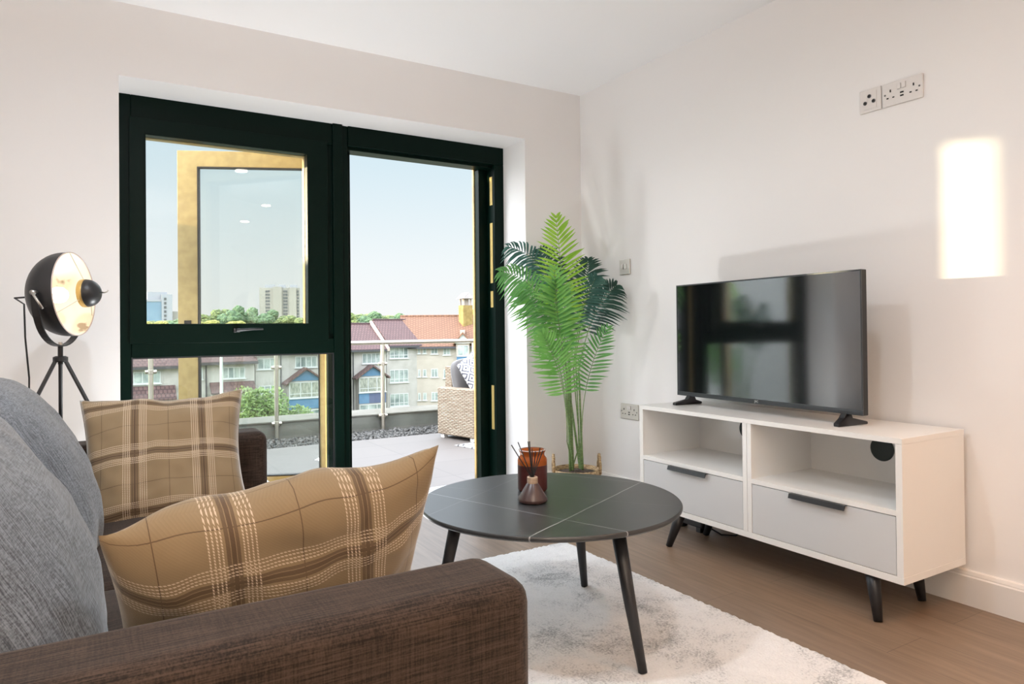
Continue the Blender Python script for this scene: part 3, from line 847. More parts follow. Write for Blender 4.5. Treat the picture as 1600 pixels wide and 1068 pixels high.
# ------------------------------------------------------------------ lamp on its side table
LB = Vector((-2.668, -.402, 0))
ST = .50
t = thing('side_table', 'round black side table hidden behind the sofa under the dome lamp', 'side table', LB)
m = MB(); m.lathe([(.245, ST - .022), (.25, ST - .018), (.25, ST - .003), (.247, ST)], LB, seg=64); m.build('table_top', M['black'], t)
m = MB(); m.lathe([(.018, .02), (.018, ST - .02)], LB, seg=20); m.build('column', M['black'], t, smooth=False)
m = MB(); m.lathe([(.16, 0), (.16, .012), (.03, .022)], LB, seg=48); m.build('base', M['black'], t)
t = thing('table_lamp', 'black studio dome lamp with lit gold lining on a tripod between sofa and window', 'lamp', LB + Vector((0, 0, ST)))
O = Vector((-2.640, -.440, 1.108)); A = Vector((.905, -.42, .065)).normalized()
P = A.cross(Vector((0, 0, 1))).normalized(); U = P.cross(A).normalized()
AM = Matrix(((P.x, U.x, A.x, O.x), (P.y, U.y, A.y, O.y), (P.z, U.z, A.z, O.z), (0, 0, 0, 1)))
outer = [(.1525, 0), (.1530, -.022)] + [(.153 * math.cos(a), -.022 - .124 * math.sin(a)) for a in [PI / 2 * k / 14 for k in range(1, 14)]] + [(.006, -.146)]
m = MB(); m.lathe(list(reversed(outer)), seg=72, mtx=AM, capb=True, capt=False)
sh = m.build('lamp_shade', M['shade'], t, smooth=True)
inner = [(r * .978 if r > .02 else r, z + .004) for r, z in outer]; inner[0] = (.1525, 0)
m = MB(); m.lathe(list(reversed(inner)), seg=72, mtx=AM, capb=True, capt=False); m.build('gold_lining', M['lampin'], sh, smooth=True)
m = MB(); m.lathe([(.1505, -.002), (.1505, .001), (.1535, .001), (.1535, -.002)], seg=72, mtx=AM, capb=False, capt=False); m.build('rim', M['rim'], sh, smooth=True)
bp_ = [(.010, -.115), (.013, -.10), (.024, -.082), (.030, -.060), (.027, -.040), (.016, -.028), (.002, -.025)]
m = MB(); m.lathe(bp_, seg=24, mtx=AM); m.build('bulb', M['bulb'], t, smooth=True)
m = MB(); m.lathe([(.015, -.142), (.017, -.138), (.016, -.112), (.012, -.108)], seg=20, mtx=AM); m.build('bulb_holder', M['black'], t)
cap = [(.050, .030), (.0505, .044)] + [(.0505 * math.cos(a), .044 + .046 * math.sin(a)) for a in [PI / 2 * k / 10 for k in range(1, 10)]] + [(.004, .090)]
m = MB(); m.lathe(cap, seg=40, mtx=AM, capb=False); c_ = m.build('front_cap', M['shade'], t, smooth=True)
m = MB(); m.lathe([(.0493, .031), (.0498, .0435), (.030, .070), (.004, .080)], seg=40, mtx=AM, capb=False); m.build('gold_lining', M['lampin'], c_, smooth=True)
m = MB(); m.lathe([(.0497, .0285), (.0512, .0285), (.0514, .0445), (.0508, .0455)], seg=40, mtx=AM, capb=False, capt=False); m.build('gold_band', plain('brass_band', (.60, .42, .16), .4, .7), c_, smooth=True)
for a in (R(90), R(210), R(330)):
    m = MB(); m.tube([AM @ Vector((math.cos(a) * .046, math.sin(a) * .046, .036)), AM @ Vector((math.cos(a) * .150, math.sin(a) * .150, -.006))], .0014, 6)
    m.build('cap_wire', M['chrome'], c_)
m = MB(); m.tube([AM @ Vector((0, 0, .088)), AM @ Vector((0, -.002, .104)), AM @ Vector((.002, 0, .114)), AM @ Vector((.004, .006, .118))], [.0035, .0025, .002, .003], 8); m.build('finial', M['chrome'], c_, smooth=True)
# yoke
m = MB()
pv = -.050
ys = []
for k in range(25):
    a = PI * k / 24
    ys.append(O + A * pv + P * (-.163 * math.cos(a)) + Vector((0, 0, -.186 * math.sin(a) ** .85)))
prev = None
for k, q in enumerate(ys):
    tt = (ys[min(k + 1, 24)] - ys[max(k - 1, 0)]).normalized()
    sd = Vector((A.x, A.y, 0)).normalized(); nn = tt.cross(sd).normalized()
    ring = [m.bm.verts.new(q + sd * a * .0115 + nn * b * .0022) for a, b in ((-1, -1), (1, -1), (1, 1), (-1, 1))]
    if prev:
        for j in range(4): m.face([prev[j], prev[(j + 1) % 4], ring[(j + 1) % 4], ring[j]])
    prev = ring
yk = m.build('yoke', M['shade'], t)
for s in (-1, 1):
    q = O + A * pv + P * s * .168
    m = MB(); m.tube([q - P * s * .012, q + P * s * .012], .0085, 16)
    m.tube([q + P * s * .010, q + P * s * .012 + A * .035 - Vector((0, 0, .058))], [.0045, .004], 10)
    m.build('clamp_lever', plain('satin_lever', (.72, .71, .70), .35, .3) if s < 0 else M['chrome'], yk, smooth=True)
YB0 = O + A * pv + Vector((0, 0, -.186))
m = MB(); m.tube([YB0 + Vector((0, 0, -.006)), YB0 + Vector((0, 0, .014))], [.0085, .0065], 14); m.build('bolt', M['chrome'], yk, smooth=False)
HB = Vector((YB0.x, YB0.y, .872))
m = MB(); m.tube([YB0, HB + Vector((0, 0, -.02))], .0085, 14); m.build('stem', M['shade'], t)
m = MB(); m.lathe([(.022, -.012), (.024, -.008), (.024, .006), (.016, .010)], HB, seg=24); m.build('collar', M['shade'], t)
for a in (92, 212, 332):
    c, s_ = math.cos(R(a)), math.sin(R(a))
    m = MB(); m.tube([HB + Vector((c * .016, s_ * .016, -.004)), Vector((HB.x + c * .205, HB.y + s_ * .205, ST))], .0068, 12); m.build('leg', M['shade'], t)
m = MB()
bk = O - A * .145
m.tube([bk, bk + Vector((-.055, .03, -.004)), Vector((-2.803, -.280, 1.075)), Vector((-2.800, -.282, .95)), Vector((-2.788, -.286, .80)), Vector((-2.790, -.28, .62)), Vector((-2.80, -.30, .505)), Vector((-2.84, -.26, ST + .004))], .0032, 8)
m.build('cord', M['blackpl'], t, smooth=True)

# ------------------------------------------------------------------ palm in a basket
def bez(p0, p1, p2, s):
    return p0 * (1 - s) ** 2 + p1 * (2 * s * (1 - s)) + p2 * s ** 2
def frond_mesh(P0, Pm, P2, Lmax, start, N, nl=26, wid=.0095, droop=.25, spread=(20, 62), seed=1, thick=.0042, root=None, Lt=1.0):
    rnd = random.Random(seed)
    P0, Pm, P2 = Vector(P0), Vector(Pm), Vector(P2)
    P1 = Pm * 2 - (P0 + P2) * .5
    b = MB()
    pts = [bez(P0, P1, P2, k / 16) for k in range(17)]
    rads = [thick * (1 - .75 * k / 16) for k in range(17)]
    if root is not None:
        pts = [Vector(root)] + [Vector(root).lerp(P0, .5) + Vector((0, 0, .01))] + pts; rads = [thick * 1.25, thick * 1.1] + rads
    b.tube(pts, rads, 7, mi=1)
    N = Vector(N).normalized()
    for k in range(nl):
        s = start + (1 - start) * (k + .3) / nl
        f = (s - start) / (1 - start)
        p = bez(P0, P1, P2, s)
        T = (bez(P0, P1, P2, min(1, s + .02)) - bez(P0, P1, P2, s - .02)).normalized()
        S = T.cross(N).normalized(); Nn = S.cross(T).normalized()
        prof = (math.sin(PI * min(1, (f * .80 + .16))) ** .75)
        for sd in (-1, 1):
            L = Lmax * prof * (Lt if sd < 0 else 1) * rnd.uniform(.9, 1.08)
            al = R(spread[0] + (spread[1] - spread[0]) * f ** 1.2 + rnd.uniform(-5, 5))
            D = (S * sd * math.cos(al) + T * math.sin(al) + Nn * rnd.uniform(.02, .16)).normalized()
            W = D.cross(Nn).normalized()
            prev = None
            w0 = wid * rnd.uniform(.85, 1.1)
            for q, (x, ww) in enumerate(((0, .25), (.18, .85), (.45, 1), (.72, .72), (1, .03))):
                c = p + D * L * x + Vector((0, 0, -droop * L * x * x)) + Nn * (.10 * L * math.sin(PI * x))
                fold = Nn * w0 * ww * .45
                row = [b.bm.verts.new(c - W * w0 * ww + fold), b.bm.verts.new(c), b.bm.verts.new(c + W * w0 * ww + fold)]
                if prev:
                    b.face([prev[0], prev[1], row[1], row[0]]); b.face([prev[1], prev[2], row[2], row[1]])
                prev = row
    for v in b.bm.verts:      # leaf tips rest against the two walls of the corner
        if v.co.x > -.03: v.co.x = -.03 + (v.co.x + .03) * .12
        if v.co.y > -.03 and v.co.x > -.42: v.co.y = -.03 + (v.co.y + .03) * .12
    b.keep = True
    return b
PC = Vector((-.308, -.342, 0))
palm = thing('potted_palm', 'tall green palm in a woven basket in the corner between window and television', 'plant', PC)
CAMN = (-.50, -.80, .30)
FR = [
 ((-.335, -.310, .85), (-.365, -.312, 1.20), (-.416, -.323, 1.585), .170, .22, CAMN, 'leaf_yg', 30, .0105, .10, (12, 55)),
 ((-.372, -.368, .70), (-.478, -.438, .955), (-.537, -.48, 1.285), .185, .12, CAMN, 'leaf_lt', 30, .0105, .22, (8, 60)),
 ((-.400, -.380, .78), (-.500, -.430, 1.00), (-.500, -.470, 1.22), .165, .15, (-.35, -.85, .1), 'leaf_md', 26, .0105, .30, (0, 50)),
 ((-.335, -.280, .95), (-.430, -.215, 1.285), (-.600, -.110, 1.425), .170, .30, (-.3, -.8, .6), 'leaf_bl', 24, .0085, .45, (15, 50)),
 ((-.395, -.373, .66), (-.545, -.384, 1.105), (-.770, -.312, 1.262), .170, .34, (-.45, -.75, .5), 'leaf_md', 28, .0095, .45, (10, 50)),
 ((-.400, -.373, .60), (-.520, -.375, .985), (-.655, -.335, 1.185), .155, .38, CAMN, 'leaf_lt', 24, .0100, .30, (10, 55)),
 ((-.240, -.252, .80), (-.165, -.240, 1.125), (-.127, -.232, 1.363), .150, .38, (-.6, -.75, .2), 'leaf_dk', 22, .0095, .25, (12, 58)),
 ((-.262, -.293, .66), (-.172, -.323, 1.012), (-.045, -.386, 1.205), .165, .38, (-.6, -.7, .3), 'leaf_dk', 26, .0095, .28, (10, 55)),
 ((-.312, -.330, .73), (-.268, -.350, 1.045), (-.190, -.394, 1.25), .140, .40, CAMN, 'leaf_bl', 22, .0095, .30, (10, 55)),
 ((-.265, -.185, .80), (-.290, -.118, 1.20), (-.355, -.070, 1.425), .160, .42, CAMN, 'leaf_dk', 22, .0090, .30, (10, 50)),
 ((-.290, -.210, .80), (-.300, -.160, 1.10), (-.290, -.120, 1.32), .165, .35, CAMN, 'leaf_dk', 22, .0095, .30, (10, 50)),
 ((-.414, -.405, .36), (-.492, -.470, .680), (-.615, -.473, .945), .150, .40, CAMN, 'leaf_lt', 24, .0095, .12, (15, 58)),
 ((-.330, -.425, .36), (-.338, -.490, .680), (-.281, -.600, .978), .115, .42, CAMN, 'leaf_md', 22, .0080, .14, (20, 60)),
]
for k, (a, b_, c, L_, st, N_, mt, nl, wd, dr_, spr) in enumerate(FR):
    root = PC + Vector((-.03 if a[0] < -.32 else .028, .012 * math.sin(k * 2.1), .19))
    fm = frond_mesh(a, b_, c, L_, st, N_, int(nl * .88), wd * .76, dr_, spr, seed=k * 3 + 1, root=root, thick=.0031)
    fm.build('frond', [M[mt], M['stem']], palm)
for (x, y, x2, y2, z2, r_) in ((-.345, -.335, -.352, -.330,   .72, .0068), (-.322, -.330, -.338, -.330, .80, .0072), (-.272, -.350, -.286, -.345, .72, .0072)):
    m = MB(); pts = [Vector((x, y, .17)).lerp(Vector((x2, y2, z2)), k / 8) for k in range(9)]
    m.tube(pts, [r_ * (1 - .35 * k / 8) * (1.06 if k % 2 else .97) for k in range(9)], 12); m.build('stem', M['stem'], palm, smooth=True)
m = MB(); m.lathe([(.105, 0), (.12, .01), (.135, .08), (.138, .14), (.132, .18), (.128, .195), (.122, .195), (.118, .17)], PC, seg=56, capt=False)
bk_ = m.build('basket', M['basket'], palm, smooth=True)
for k in (150, -30):
    c, s_ = math.cos(R(k)), math.sin(R(k)); tx, ty = -s_, c
    pts = [PC + Vector((c * .126 + tx * q * .045, s_ * .126 + ty * q * .045, -.0 + .185 + .085 * math.cos(q * PI / 2) ** .8 if abs(q) < .99 else .17)) for q in [-1 + .2 * i for i in range(11)]]
    m = MB(); m.tube(pts, [.0075 * (1.15 if i % 2 else .9) for i in range(11)], 8); m.build('basket_handle', M['basket'], bk_, smooth=True)
m = MB(); m.lathe([(.02, .186), (.118, .172)], PC, seg=32); m.build('filling', M['soil'], palm)

# ------------------------------------------------------------------ terrace
TZ = -.25
m = MB(); m.box(-3.75, 9, YO, 4.06, TZ - .1, TZ); struct(m.build('terrace_paving', M['paving']))
m = MB(); m.box(-3.75, 9, 4.06, 5.3, TZ - .12, TZ - .03)
struct(m.build('terrace_deck', M['concrete']))
random.seed(3)
m = MB()
for k in range(2600):
    x = random.uniform(-2.6, 3.2); y = random.uniform(4.08, 4.695); r_ = random.uniform(.016, .034)
    mt4 = Matrix.Translation((x, y, TZ - .022 + random.uniform(0, .02))) @ Euler((random.random() * 6, random.random() * 6, random.random() * 6)).to_matrix().to_4x4() @ Matrix.Diagonal((r_, r_ * .75, r_ * .6, 1))
    bmesh.ops.create_icosphere(m.bm, subdivisions=1, radius=1, matrix=mt4)
g = m.build('gravel', M['gravel']); g['kind'] = 'stuff'
tag(g, 'grey gravel strip along the foot of the glass balustrade', 'gravel')
m = MB(); m.box(-3.75, 9, 4.75, 5.29, -1.2, -.075); m.box(-3.75, 9, 4.735, 5.30, -.075, -.055, mi=1)
struct(m.build('wall_terrace', [M['concrete'], M['capping']], bevel=.006))
# unseen wall added to block low sun; its notch shapes the glint
m = MB()
for y0, y1, zt in ((.98, 2.05, 1.70), (2.05, 3.13, 2.4), (3.13, 3.62, 1.70), (3.62, 5.3, 2.4)):
    m.box(-3.85, -3.70, y0, y1, TZ - .1, zt)
struct(m.build('shade_wall_west', plain('white_render', (.78, .78, .76), .8)))
# building below the terrace
m = MB(); m.box(-12, 9, YO + .02, 5.25, -9, TZ - .12); struct(m.build('wall_lower_block', M['render']))

t = thing('balustrade', 'clear glass balustrade with round steel posts and handrail along the terrace edge', 'balustrade', (0, 4.73, TZ))
PX = [-3.334 + 1.266 * k for k in range(9)]
PYR = 4.70
for x in PX:
    m = MB(); m.tube([(x, PYR, TZ - .02), (x, PYR, .80)], .0235, 16)
    p = m.build('post', M['steel_post'], t, smooth=False)
    for z in (-.075, .56):
        m = MB(); m.tube([(x - .055, PYR, z), (x + .055, PYR, z)], .020, 12); m.tube([(x, PYR, z - .024), (x, PYR, z + .024)], .031, 16); m.build('glass_clamp', M['steel_post'], p, bevel=.003)
m = MB(); m.tube([(-3.70, PYR, .822), (8.9, PYR, .822)], .024, 16); m.build('handrail', M['steel_post'], t)
for a, b_ in zip(PX[:-1], PX[1:]):
    m = MB(); m.box(a + .04, b_ - .04, PYR - .005, PYR + .005, TZ + .03, .72); m.build('glass_panel', M['glass_green'], t)

# wicker seat
cu_, cv_ = Vector((.974, .226, 0)), Vector((-.226, .974, 0))
WA = math.atan2(.226, .974)
t = thing('wicker_sofa', 'beige wicker outdoor sofa with charcoal cushions on the terrace', 'outdoor sofa', (.905, 3.165, TZ), rot=(0, 0, WA), local=True)
def wb(name, x0, x1, y0, y1, z0, z1, mt, par=t, bv=.012):
    m = MB(); m.box(x0, x1, y0, y1, z0, z1); return m.build(name, mt, par, bevel=bv)
wb('arm', 0, .13, 0, .62, .045, .57, M['wicker']); wb('arm', 1.37, 1.50, 0, .62, .045, .57, M['wicker'])
wb('base', .13, 1.37, .02, .60, .045, .30, M['wicker']); wb('backrest', .13, 1.37, .52, .64, .045, .80, M['wicker'])
for x in (.03, 1.42):
    for y in (.03, .54): wb('foot', x, x + .06, y, y + .06, 0, .05, M['white_pl'], bv=.004)
for k in (0, 1):
    b = soft_box(.61, .56, .15, n=8, div=10, bulge=(0, 0, .02)); xf(b, Matrix.Translation((.44 + .62 * k, .28, .375))).build('seat_cushion', M['outcush'], t, smooth=True)
    b = soft_box(.62, .16, .46, n=4.5, div=12, bulge=(0, .03, .0)); xf(b, Matrix.Translation((.41 + .64 * k, .44, .66)) @ Matrix.Rotation(R(-14), 4, 'X')).build('back_cushion', M['outcush'], t, smooth=True)
po = Vector((.905, 3.165, TZ)) + cu_ * .235 + cv_ * .235 + Vector((0, 0, .735))
pillow('throw_pillow', .42, .42, .11, M['diamond'], 'white and grey diamond patterned pillow on the wicker terrace sofa', 'pillow', po, math.degrees(WA) + 8, -18, -24, seed=21, n=24)
m = MB(); q0 = Vector((.663, 3.135, TZ))
for v in m.box(0, 1.7, -.95, 0, .001, .007): pass
o = m.build('outdoor_rug', M['outrug']); o.location = q0; o.rotation_euler = (0, 0, WA)
tag(o, 'white outdoor rug with dark diamond pattern in front of the wicker sofa', 'rug')

# terrace palm, off to the left of the window
def palm_copy(src, loc, rz, sc, label):
    c = copy_tree(src); c.location = loc; c.rotation_euler = (0, 0, rz); c.scale = (sc, sc, sc)
    c['label'] = label
    return c
palm_copy(palm, (-3.02, 1.52, TZ), R(215), 1.05, 'palm in a woven basket standing outside on the terrace left of the window')

# ------------------------------------------------------------------ houses across the way
GZ = -9.0
def upvc_window(par, mtx, u0, u1, z0, z1, n, fanlight=True, curtain=False, name='window'):
    m = MB(); fw = .06
    m.frame(u0, u1, z0, z1, fw, -.05, .03, mtx=mtx)
    for k in range(1, n):
        u = u0 + (u1 - u0) * k / n
        m.box(u - .035, u + .035, -.045, .03, z0 + .02, z1 - .02, mtx=mtx)
    if fanlight:
        zf = z0 + (z1 - z0) * .26
        m.box(u0 + .02, u1 - .02, -.043, .03, zf - .03, zf + .03, mtx=mtx)
    m.box(u0 - .08, u1 + .08, -.12, .03, z0 - .08, z0, mtx=mtx)
    w_ = m.build(name, M['upvc'], par)
    m = MB(); m.box(u0 + .03, u1 - .03, -.01, .0, z0 + .03, z1 - .03, mtx=mtx)
    m.build('pane', M['curtain'] if curtain else M['pane'], w_)
    return w_

def facade(P0, direction):
    d = Vector((*direction, 0)).normalized(); n = Vector((-d.y, d.x, 0))
    return Matrix(((d.x, n.x, 0, P0[0]), (d.y, n.y, 0, P0[1]), (0, 0, 1, 0), (0, 0, 0, 1)))

def house(name, label, mtx, u0, u1, eave, ridge, depth, tile, wallm, ru0=None, ru1=None, over=.4):
    base = mtx @ Vector(((u0 + u1) / 2, 0, GZ))
    t = thing(name, label, 'house', base, None)
    m = MB(); m.box(u0, u1, 0, depth, GZ, eave, mtx=mtx)
    # gable ends
    for u in (u0, u1):
        a = [m.bm.verts.new(mtx @ Vector((u, y, z))) for y, z in ((0, eave), (depth, eave), (depth / 2, ridge - .15))]
        m.face(a)
    m.build('wall', wallm, t)
    ru0 = u0 - .2 if ru0 is None else ru0; ru1 = u1 + .2 if ru1 is None else ru1
    sl = (ridge - eave) / (depth / 2)
    e = eave - sl * over
    m = MB()
    m.prism([(-over, e - .12), (-over, e + .04), (depth / 2, ridge), (depth + over, e + .04), (depth + over, e - .12), (depth / 2, ridge - .2)], ru0, ru1, axis=0, mtx=mtx)
    rf = m.build('roof', tile, t)
    m = MB(); m.box(ru0, ru1, -over - .09, -over + .02, e - .20, e + .0, mtx=mtx); m.build('gutter', M['fascia'], t)
    m = MB(); m.tube([mtx @ Vector((ru0, depth / 2, ridge + .02)), mtx @ Vector((ru1, depth / 2, ridge + .02))], .11, 8); m.build('ridge_tiles', tile, rf)
    return t
def downpipe(t, mtx, u, z1):
    m = MB(); m.tube([mtx @ Vector((u, -.08, GZ)), mtx @ Vector((u, -.08, z1))], .05, 8); m.build('downpipe', M['fascia'], t)
def leanto(t, mtx, u0, u1, zt, zb_, proj, tile, wallm):
    m = MB(); m.box(u0 + .1, u1 - .1, -proj + .25, .02, GZ, zb_ + .05, mtx=mtx); m.build('porch_wall', wallm, t)
    m = MB(); m.prism([(.05, zt), (.05, zt - .15), (-proj, zb_ - .12), (-proj, zb_)], u0, u1, axis=0, mtx=mtx); m.build('porch_roof', tile, t)
def bay(t, mtx, u0, u1, zg, zpeak, wz1, wz0, bz0, lz0, proj=.9, split=False):
    """Projecting bay with a blue gable, window band, blue panel and lower windows."""
    uc = (u0 + u1) / 2
    m = MB(); m.box(u0 + .25, u1 - .25, -proj, .02, GZ, zg, mtx=mtx); b_ = m.build('bay', M['render'], t)
    m = MB(); m.prism([(u0 + .2, zg - .02), (u1 - .2, zg - .02), (uc, zpeak - .2)], -proj - .05, 0, axis=1, mtx=mtx); m.build('bay_gable', M['blue'], b_)
    m = MB()
    m.prism([(u0 - .1, zg - .15), (uc, zpeak), (u1 + .1, zg - .15), (u1 + .1, zg - .32), (uc, zpeak - .17), (u0 - .1, zg - .32)], -proj - .35, .05, axis=1, mtx=mtx)
    m.build('bay_roof', M['tile_p'], b_)
    fm = mtx @ Matrix.Translation((0, -proj - .02, 0))
    upvc_window(b_, fm, u0 + .28, u1 - .28, wz0, wz1, 3, curtain=True, name='bay_window')
    m = MB(); m.box(u0 + .25, u1 - .25 if not split else uc - .35, -proj - .06, -proj + .1, bz0, wz0 - .06, mtx=mtx); m.build('blue_panel', M['blue'], b_)
    if split:
        m = MB(); m.box(uc - .35, u1 - .25, -proj - .05, -proj + .1, bz0, wz0 - .06, mtx=mtx); m.build('navy_panel', M['navy'], b_)
    upvc_window(b_, fm, u0 + .30, u1 - .30, lz0, bz0 - .1, 3, name='bay_window')

F1 = facade((0, 57), (1, 0)); F2 = facade((0, 61.5), (1, 0))
F3 = facade((25.35, 61.5), (.894, -.447))
h = house('terraced_house', 'grey rendered house seen through the lower pane at the far left', F1, -7, 4.2, -1.40, .9, 9, M['tile_p'], M['render'])
upvc_window(h, F1, -4.8, -2.6, -2.9, -1.98, 3, False); upvc_window(h, F1, .05, 1.92, -2.9, -1.98, 3, False)
leanto(h, F1, -2.2, 2.95, -3.05, -4.05, 1.1, M['tile_p'], M['render'])
upvc_window(h, F1 @ Matrix.Translation((0, -.87, 0)), -.55, .95, -5.1, -4.25, 3, False); upvc_window(h, F1 @ Matrix.Translation((0, -.87, 0)), 1.35, 2.6, -5.1, -4.25, 2, False)
h = house('terraced_house', 'grey rendered house with a tiled porch roof between door leaf and large bush', F1 @ Matrix.Translation((0, -.25, 0)), 4.4, 8.85, -1.22, 1.0, 9, M['tile_p'], M['render'])
F1b = F1 @ Matrix.Translation((0, -.25, 0))
upvc_window(h, F1b, 4.55, 4.90, -2.73, -1.82, 1, False); upvc_window(h, F1b, 6.38, 8.1, -2.77, -1.84, 4, False)
leanto(h, F1b, 5.4, 8.8, -2.98, -3.80, 1.0, M['tile_p'], M['render']); upvc_window(h, F1b @ Matrix.Translation((0, -.77, 0)), 6.0, 8.2, -5.0, -4.1, 4, False)
downpipe(h, F1b, 5.15, -1.4)
h = house('terraced_house', 'grey rendered house with a blue gabled bay behind the lower window pane', F1, 8.95, 15.9, -.55, 1.1, 9, M['tile_p'], M['render'])
upvc_window(h, F1, 9.12, 10.66, -2.13, -1.22, 3, False); upvc_window(h, F1, 12.2, 14.05, -2.09, -1.15, 4, False)
upvc_window(h, F1, 9.2, 10.64, -4.2, -3.51, 3, False)
downpipe(h, F1, 11.0, -.7)
bay(h, F1, 11.2, 14.55, -3.15, -2.05, -3.28, -4.60, -5.55, -6.5)
h = house('terraced_house', 'house with dark red tiled roof and blue gabled bay just right of the window mullion', F2, 16.4, 22.1, -.62, 1.72, 9, M['tile_p'], M['render'])
upvc_window(h, F2, 19.67, 21.48, -2.17, -1.18, 4, False); downpipe(h, F2, 18.75, -.9)
bay(h, F2, 18.75, 21.95, -3.30, -2.25, -3.45, -4.86, -5.92, -6.85, split=True)
m = MB(); m.prism([(-.5, -1.0), (-.5, -.70), (4.5, 2.05), (4.5, 1.70)], 22.05, 22.30, axis=0, mtx=F2); m.build('verge', M['verge'], h)
h = house('terraced_house', 'grey three storey house with dark red roof and stacked wide windows beside a steel post', F2, 22.15, 25.6, -.30, 2.12, 9, M['tile_p'], M['render'], ru0=22.35, ru1=29.6)
for z0, z1 in ((-1.76, -.55), (-4.15, -2.88), (-6.5, -5.25)): upvc_window(h, F2, 22.45, 24.4, z0, z1, 4, True)
h = house('apartment_wing', 'cream wing with sunlit orange roof behind the wicker sofa', F3, 0, 15, -.42, 2.52, 9.6, M['tile_o'], M['renderpink'], ru0=-2.0)
for k, zz in enumerate((0, -2.34, -4.7)):
    upvc_window(h, F3, .10, .34, -1.34 + zz, -.60 + zz, 1, False); upvc_window(h, F3, .60, .95, -1.34 + zz, -.60 + zz, 1, False)
    upvc_window(h, F3, 1.42, 2.10, -1.40 + zz, -.55 + zz, 2, False); upvc_window(h, F3, 2.65, 3.35, -1.52 + zz, -.62 + zz, 2, False)
    upvc_window(h, F3, 5.6, 6.35, -1.9 + zz, -.68 + zz, 2, True); upvc_window(h, F3, 6.7, 7.5, -1.9 + zz, -.68 + zz, 2, True)
m = MB(); m.box(3.95, 5.3, -.55, .1, -2.45, -.2, mtx=F3); pr = m.build('balcony_bay', M['renderpink'], h)
m = MB(); m.prism([(3.75, -.35), (5.5, -.35), (4.62, .62)], -.75, .6, axis=1, mtx=F3); m.build('gable_board', M['upvc'], pr)
m = MB(); m.prism([(3.6, -.42), (4.62, .78), (5.65, -.42), (5.5, -.42), (4.62, .60), (3.75, -.42)], -.95, 1.6, axis=1, mtx=F3); m.build('gable_verge', M['tile_o'], pr)
m = MB(); m.box(4.0, 5.25, -.62, -.50, -2.5, -1.62, mtx=F3); m.build('blue_panel', M['blue'], pr)
upvc_window(pr, F3 @ Matrix.Translation((0, -.56, 0)), 4.1, 5.2, -1.6, -.55, 2, False)
m = MB(); m.box(4.62 - .25, 4.62 + .25, 1.4, 1.9, 0, 1.0, mtx=F3); m.build('roof_vent', M['verge'], h)

t = thing('roof_turret', 'small square brick turret with a pitched cap above the orange roof', 'turret', (31.4, 62.45, 1.5))
m = MB(); m.box(30.85, 31.95, 61.9, 63.0, 1.2, 3.6); m.build('shaft', noisy('yellow_brick', (.16, .11, .032), (.23, .165, .055), 3, .9), t)
m = MB()
for x in (30.95, 31.75):
    for y in (62.0, 62.8): m.box(x, x + .14, y, y + .14, 3.6, 4.35)
m.box(31.15, 31.65, 62.2, 62.7, 3.6, 4.3)
m.build('lantern', plain('grey_timber', (.28, .24, .21), .8), t)
m = MB(); m.prism([(30.65, 4.3), (32.15, 4.3), (31.4, 4.95)], 61.7, 63.2, axis=1); m.build('cap', noisy('slate_cap', (.24, .22, .22), (.34, .31, .30), 3, .8), t)

# ground falling away below the terrace, rising to the far hills
m = MB(); gx, gy = 40, 44
def gz(x, y):
    k = max(0, min(1, (y - 85) / 190)); k = k * k * (3 - 2 * k)
    return GZ + k * 11.0 + 1.2 * noise.noise(Vector((x * .012, y * .012, 0))) * k
GV = [[m.bm.verts.new((-350 + 900 * i / gx, 5.3 + 620 * (j / gy) ** 1.4, gz(-350 + 900 * i / gx, 5.3 + 620 * (j / gy) ** 1.4))) for j in range(gy + 1)] for i in range(gx + 1)]
for i in range(gx):
    for j in range(gy): m.face([GV[i][j], GV[i + 1][j], GV[i + 1][j + 1], GV[i][j + 1]])
struct(m.build('ground', M['grass'], smooth=True))
m = MB(); m.box(-60, 60, 36, 44, GZ, GZ + .03); struct(m.build('road', M['asphalt']))

t = thing('lamp_post', 'thin white lamp post in front of the houses', 'lamp post', (3.53, 38, GZ))
m = MB(); m.tube([(3.53, 38, GZ), (3.53, 38, -.05)], [.11, .075], 12); m.build('post', M['upvc'], t)
m = MB(); m.tube([(3.53, 38, -.05), (3.6, 37.9, .06), (4.3, 37.4, .12)], [.05, .05, .09], 10); m.build('lamp_head', M['upvc'], t)

# leafy shrubs in front of the houses
def leafy(name, label, c, rx, ry, rz, n, size, seed, group=None):
    rnd = random.Random(seed)
    t = thing(name, label, 'bush', (c[0], c[1], GZ), group)
    m = MB()
    lobes = [(Vector((rnd.uniform(-.6, .6) * rx, rnd.uniform(-.5, .5) * ry, rnd.uniform(-.45, .55) * rz)), rnd.uniform(.42, .62)) for _ in range(14)]
    for k in range(n):
        lc, lr = lobes[k % len(lobes)]
        dv = Vector((rnd.gauss(0, 1), rnd.gauss(0, 1), rnd.gauss(0, 1))).normalized()
        p = Vector(c) + lc + Vector((dv.x * rx, dv.y * ry, dv.z * rz)) * lr * rnd.uniform(.75, 1.0)
        if p.z < GZ: continue
        a = Vector((rnd.gauss(0, 1), rnd.gauss(0, 1), rnd.gauss(0, .6))).normalized(); b_ = a.orthogonal().normalized()
        s_ = size * rnd.uniform(.6, 1.3)
        v = [m.bm.verts.new(p + a * s_), m.bm.verts.new(p + b_ * s_ * .5), m.bm.verts.new(p - a * s_), m.bm.verts.new(p - b_ * s_ * .5)]
        m.face(v)
    m.keep = True
    m.build('foliage', M['bush'], t)
    m = MB(); m.tube([(c[0], c[1], GZ), (c[0] + .1, c[1], c[2])], [.18, .08], 8)
    for k in range(4): m.tube([(c[0], c[1], GZ + 1.5), (c[0] + lobes[k][0].x, c[1] + lobes[k][0].y, c[2] + lobes[k][0].z)], [.09, .03], 6)
    m.build('trunk', M['bark'], t)
    return t
